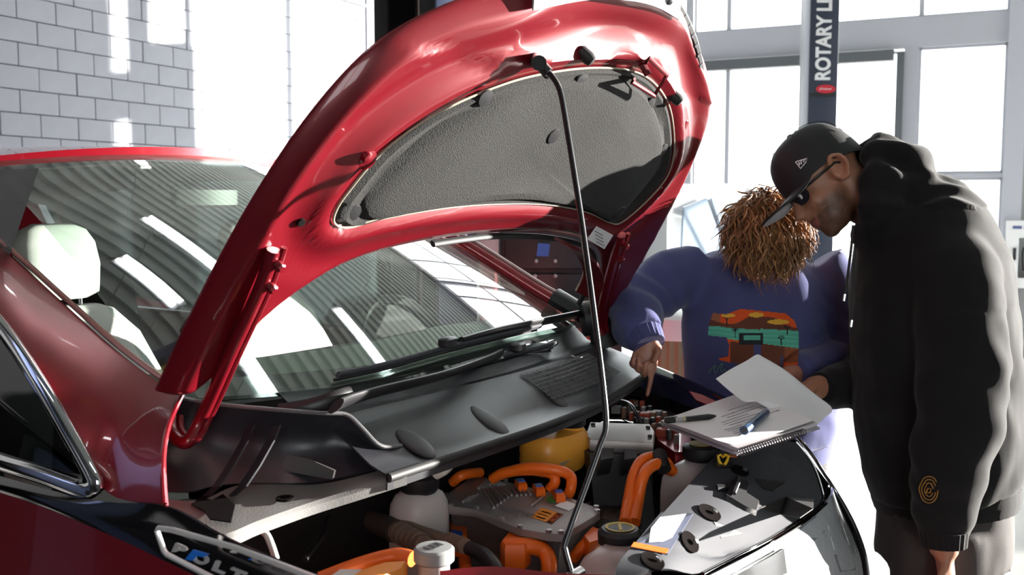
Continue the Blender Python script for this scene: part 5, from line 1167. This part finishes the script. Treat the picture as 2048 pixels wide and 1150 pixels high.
for s_ in (-1, 1):
    ob('tail_lamp', box(sv(2.08, s_*.74, .98), (.08, .2, .2), SV, .02), mat('lamp_red', (.5, .02, .02), .2), suv); ob('head_lamp', box(sv(-2.08, s_*.68, .78), (.1, .3, .12), SV, .02), LENS, suv); ob('mirror', ell(sv(-.75, s_*1.0, 1.12), (.06, .1, .07), SV), WP, suv)
    for x in (-1.35, 1.35):
        wh = ob('wheel', lathe([(.2, -.1), (.3, -.11), (.33, -.08), (.33, .08), (.3, .11), (.2, .1)], sv(x, s_*.80, .33), ay*s_, 28), RUB, suv); ob('rim', lathe([(.02, .06), (.19, .09), (.2, .1), (.2, .05)], sv(x, s_*.80, .33), ay*s_, 20), STEEL, wh)
# tool cabinet, white post and bench behind the far pillar
def qbox(px0, px1, d, z0, z1, dep_, bev=.006):
    a, b = dep(px0, 400, d), dep(px1, 400, d); m = (a+b)/2; wd = (b-a).length; n_ = V((FW.x, FW.y, 0)).normalized()
    return V((m.x, m.y, 0))+n_*dep_/2, wd, box(V((m.x, m.y, (z0+z1)/2))+n_*dep_/2, (wd, dep_, z1-z0), YM, bev)
CABM = mat('cabinet_black', (.022, .023, .025), .5)
c0, wd, g = qbox(1000, 1218, 4.35, FZ, 1.42, .4); tc = empty('tool_cabinet', (c0.x, c0.y, FZ), 'black tool cabinet seen behind the far windscreen pillar', 'cabinet')
ob('body', g, CABM, tc)
nf = V((-FW.x, -FW.y, 0)).normalized()
for k in range(7):
    z = .0+.19*k; ob('drawer', box(V((c0.x, c0.y, z+.1))+nf*.208, (wd-.04, .02, .17), YM, .006), mat('drawer_black', (.03, .031, .034), .45), tc)
for px, py in ((1072, 522), (1110, 522), (1070, 552), (1110, 552)): ob('stud', lathe([(.009, 0), (.009, .008), (.004, .012)], dep(px, py, 4.345-.025), nf, 12), STEEL, tc)
ob('blue_tag', prism([dep(x, y, 4.32) for x, y in ((1076, 486), (1100, 488), (1097, 513), (1073, 512))], nf*.004), mat('tag_blue', (.08, .22, .75), .5), tc, smooth=False)
c0, wd, g = qbox(958, 998, 4.35, FZ, 1.5, .3); lk = empty('upright', (c0.x, c0.y, FZ), 'narrow white steel locker beside the black tool cabinet', 'upright'); ob('body', g, mat('upright_white', (.72, .72, .74), .4), lk); ob('handle', box(V((c0.x, c0.y, 1.1))+nf*.155+RT*.03, (.012, .01, .1), YM), STEEL, lk)  # a white post, drawn as a tall narrow box with a handle
c0, wd, g = qbox(1120, 1242, 3.85, .985, 1.03, .35); wbn = empty('workbench', (c0.x, c0.y, FZ), 'low bench with pale top behind the far fender', 'bench'); ob('top', g, mat('bench_tan', (.42, .34, .27), .6), wbn)
ob('shelf', box(V((c0.x, c0.y, .90)), (wd*.96, .3, .03), YM, .004), mat('bench_red', (.35, .05, .04), .5), wbn)
for s_ in (-1, 1):
    for q in (-1, 1): ob('leg', box(V((c0.x, c0.y, (FZ+.985)/2))+RT*(s_*wd*.46)+nf*(q*.14), (.04, .04, .985-FZ), YM), CABM, wbn)
# ribbed tan bin behind the sleeve
c = dep(1352, 700, 4.1); tb_ = empty('ribbed_bin', (c.x, c.y, FZ), 'tan ribbed bin with white lid behind the blue sleeve', 'bin')
rb = []
for r_, z in ((.13, FZ), (.15, FZ+.02), (.16, .90), (.15, .92)): rb.append([V((c.x+(r_+(.006 if k % 2 else -.006))*math.cos(2*math.pi*k/60), c.y+(r_+(.006 if k % 2 else -.006))*math.sin(2*math.pi*k/60), z)) for k in range(60)])
ob('body', loft(rb), mat('bin_tan', (.36, .30, .18), .6), tb_); ob('lid', lathe([(.165, .90), (.172, .91), (.172, .985), (.15, 1.0), (.02, 1.01)], (c.x, c.y, 0), (0, 0, 1), 36), WHITE, tb_)
# fire cabinet on the grey wall
qf = qpx(2014); fc = empty('fire_cabinet', R(PW-.1, qf-.25, .58), 'white glazed cabinet with a red extinguisher on the grey wall', 'cabinet')
ob('back', rbox(PW-.03, PW, qf-.5, qf, .58, 1.25), WHITE, fc, smooth=False)
for nm, q_ in (('side', (qf-.03, qf)), ('side', (qf-.5, qf-.47))): ob(nm, rbox(PW-.2, PW-.03, q_[0], q_[1], .58, 1.25), WHITE, fc, smooth=False)
ob('top', rbox(PW-.2, PW-.03, qf-.5, qf, 1.22, 1.25), WHITE, fc, smooth=False); ob('bottom', rbox(PW-.2, PW-.03, qf-.5, qf, .58, .61), WHITE, fc, smooth=False)
dr_ = ob('door', join(rbox(PW-.22, PW-.2, qf-.12, qf, .58, 1.25), rbox(PW-.22, PW-.2, qf-.5, qf-.38, .58, 1.25), rbox(PW-.22, PW-.2, qf-.38, qf-.12, 1.08, 1.25), rbox(PW-.22, PW-.2, qf-.38, qf-.12, .58, .68)), WHITE, fc, smooth=False)
ob('pane', rbox(PW-.212, PW-.208, qf-.38, qf-.12, .68, 1.08), PANE, dr_, smooth=False); ob('handle', rbox(PW-.235, PW-.22, qf-.10, qf-.07, .86, .98), BLK, dr_, smooth=False)
for k in range(3): ob('label_mark', rbox(PW-.224, PW-.22, qf-.14-.10*k, qf-.06-.10*k, 1.17, 1.20), mat('mark_blue', (.1, .12, .3), .5), dr_, smooth=False)
ex = empty('fire_extinguisher', R(PW-.11, qf-.25, .61), 'red extinguisher inside the white wall cabinet', 'extinguisher')
ec_ = R(PW-.11, qf-.25, 0); ob('bottle', lathe([(.05, .612), (.06, .63), (.06, .88), (.045, .93), (.015, .95), (.012, .98)], ec_, (0, 0, 1), 20), mat('ext_red', (.6, .02, .02), .3), ex); ob('valve', box(R(PW-.11, qf-.25, 1.0), (.03, .08, .04), RM, .005), BLK, ex); ob('hose', tube(cat([R(PW-.11, qf-.2, 1.0), R(PW-.14, qf-.16, .95), R(PW-.14, qf-.17, .75)], 5), .008, 8), RUB, ex)
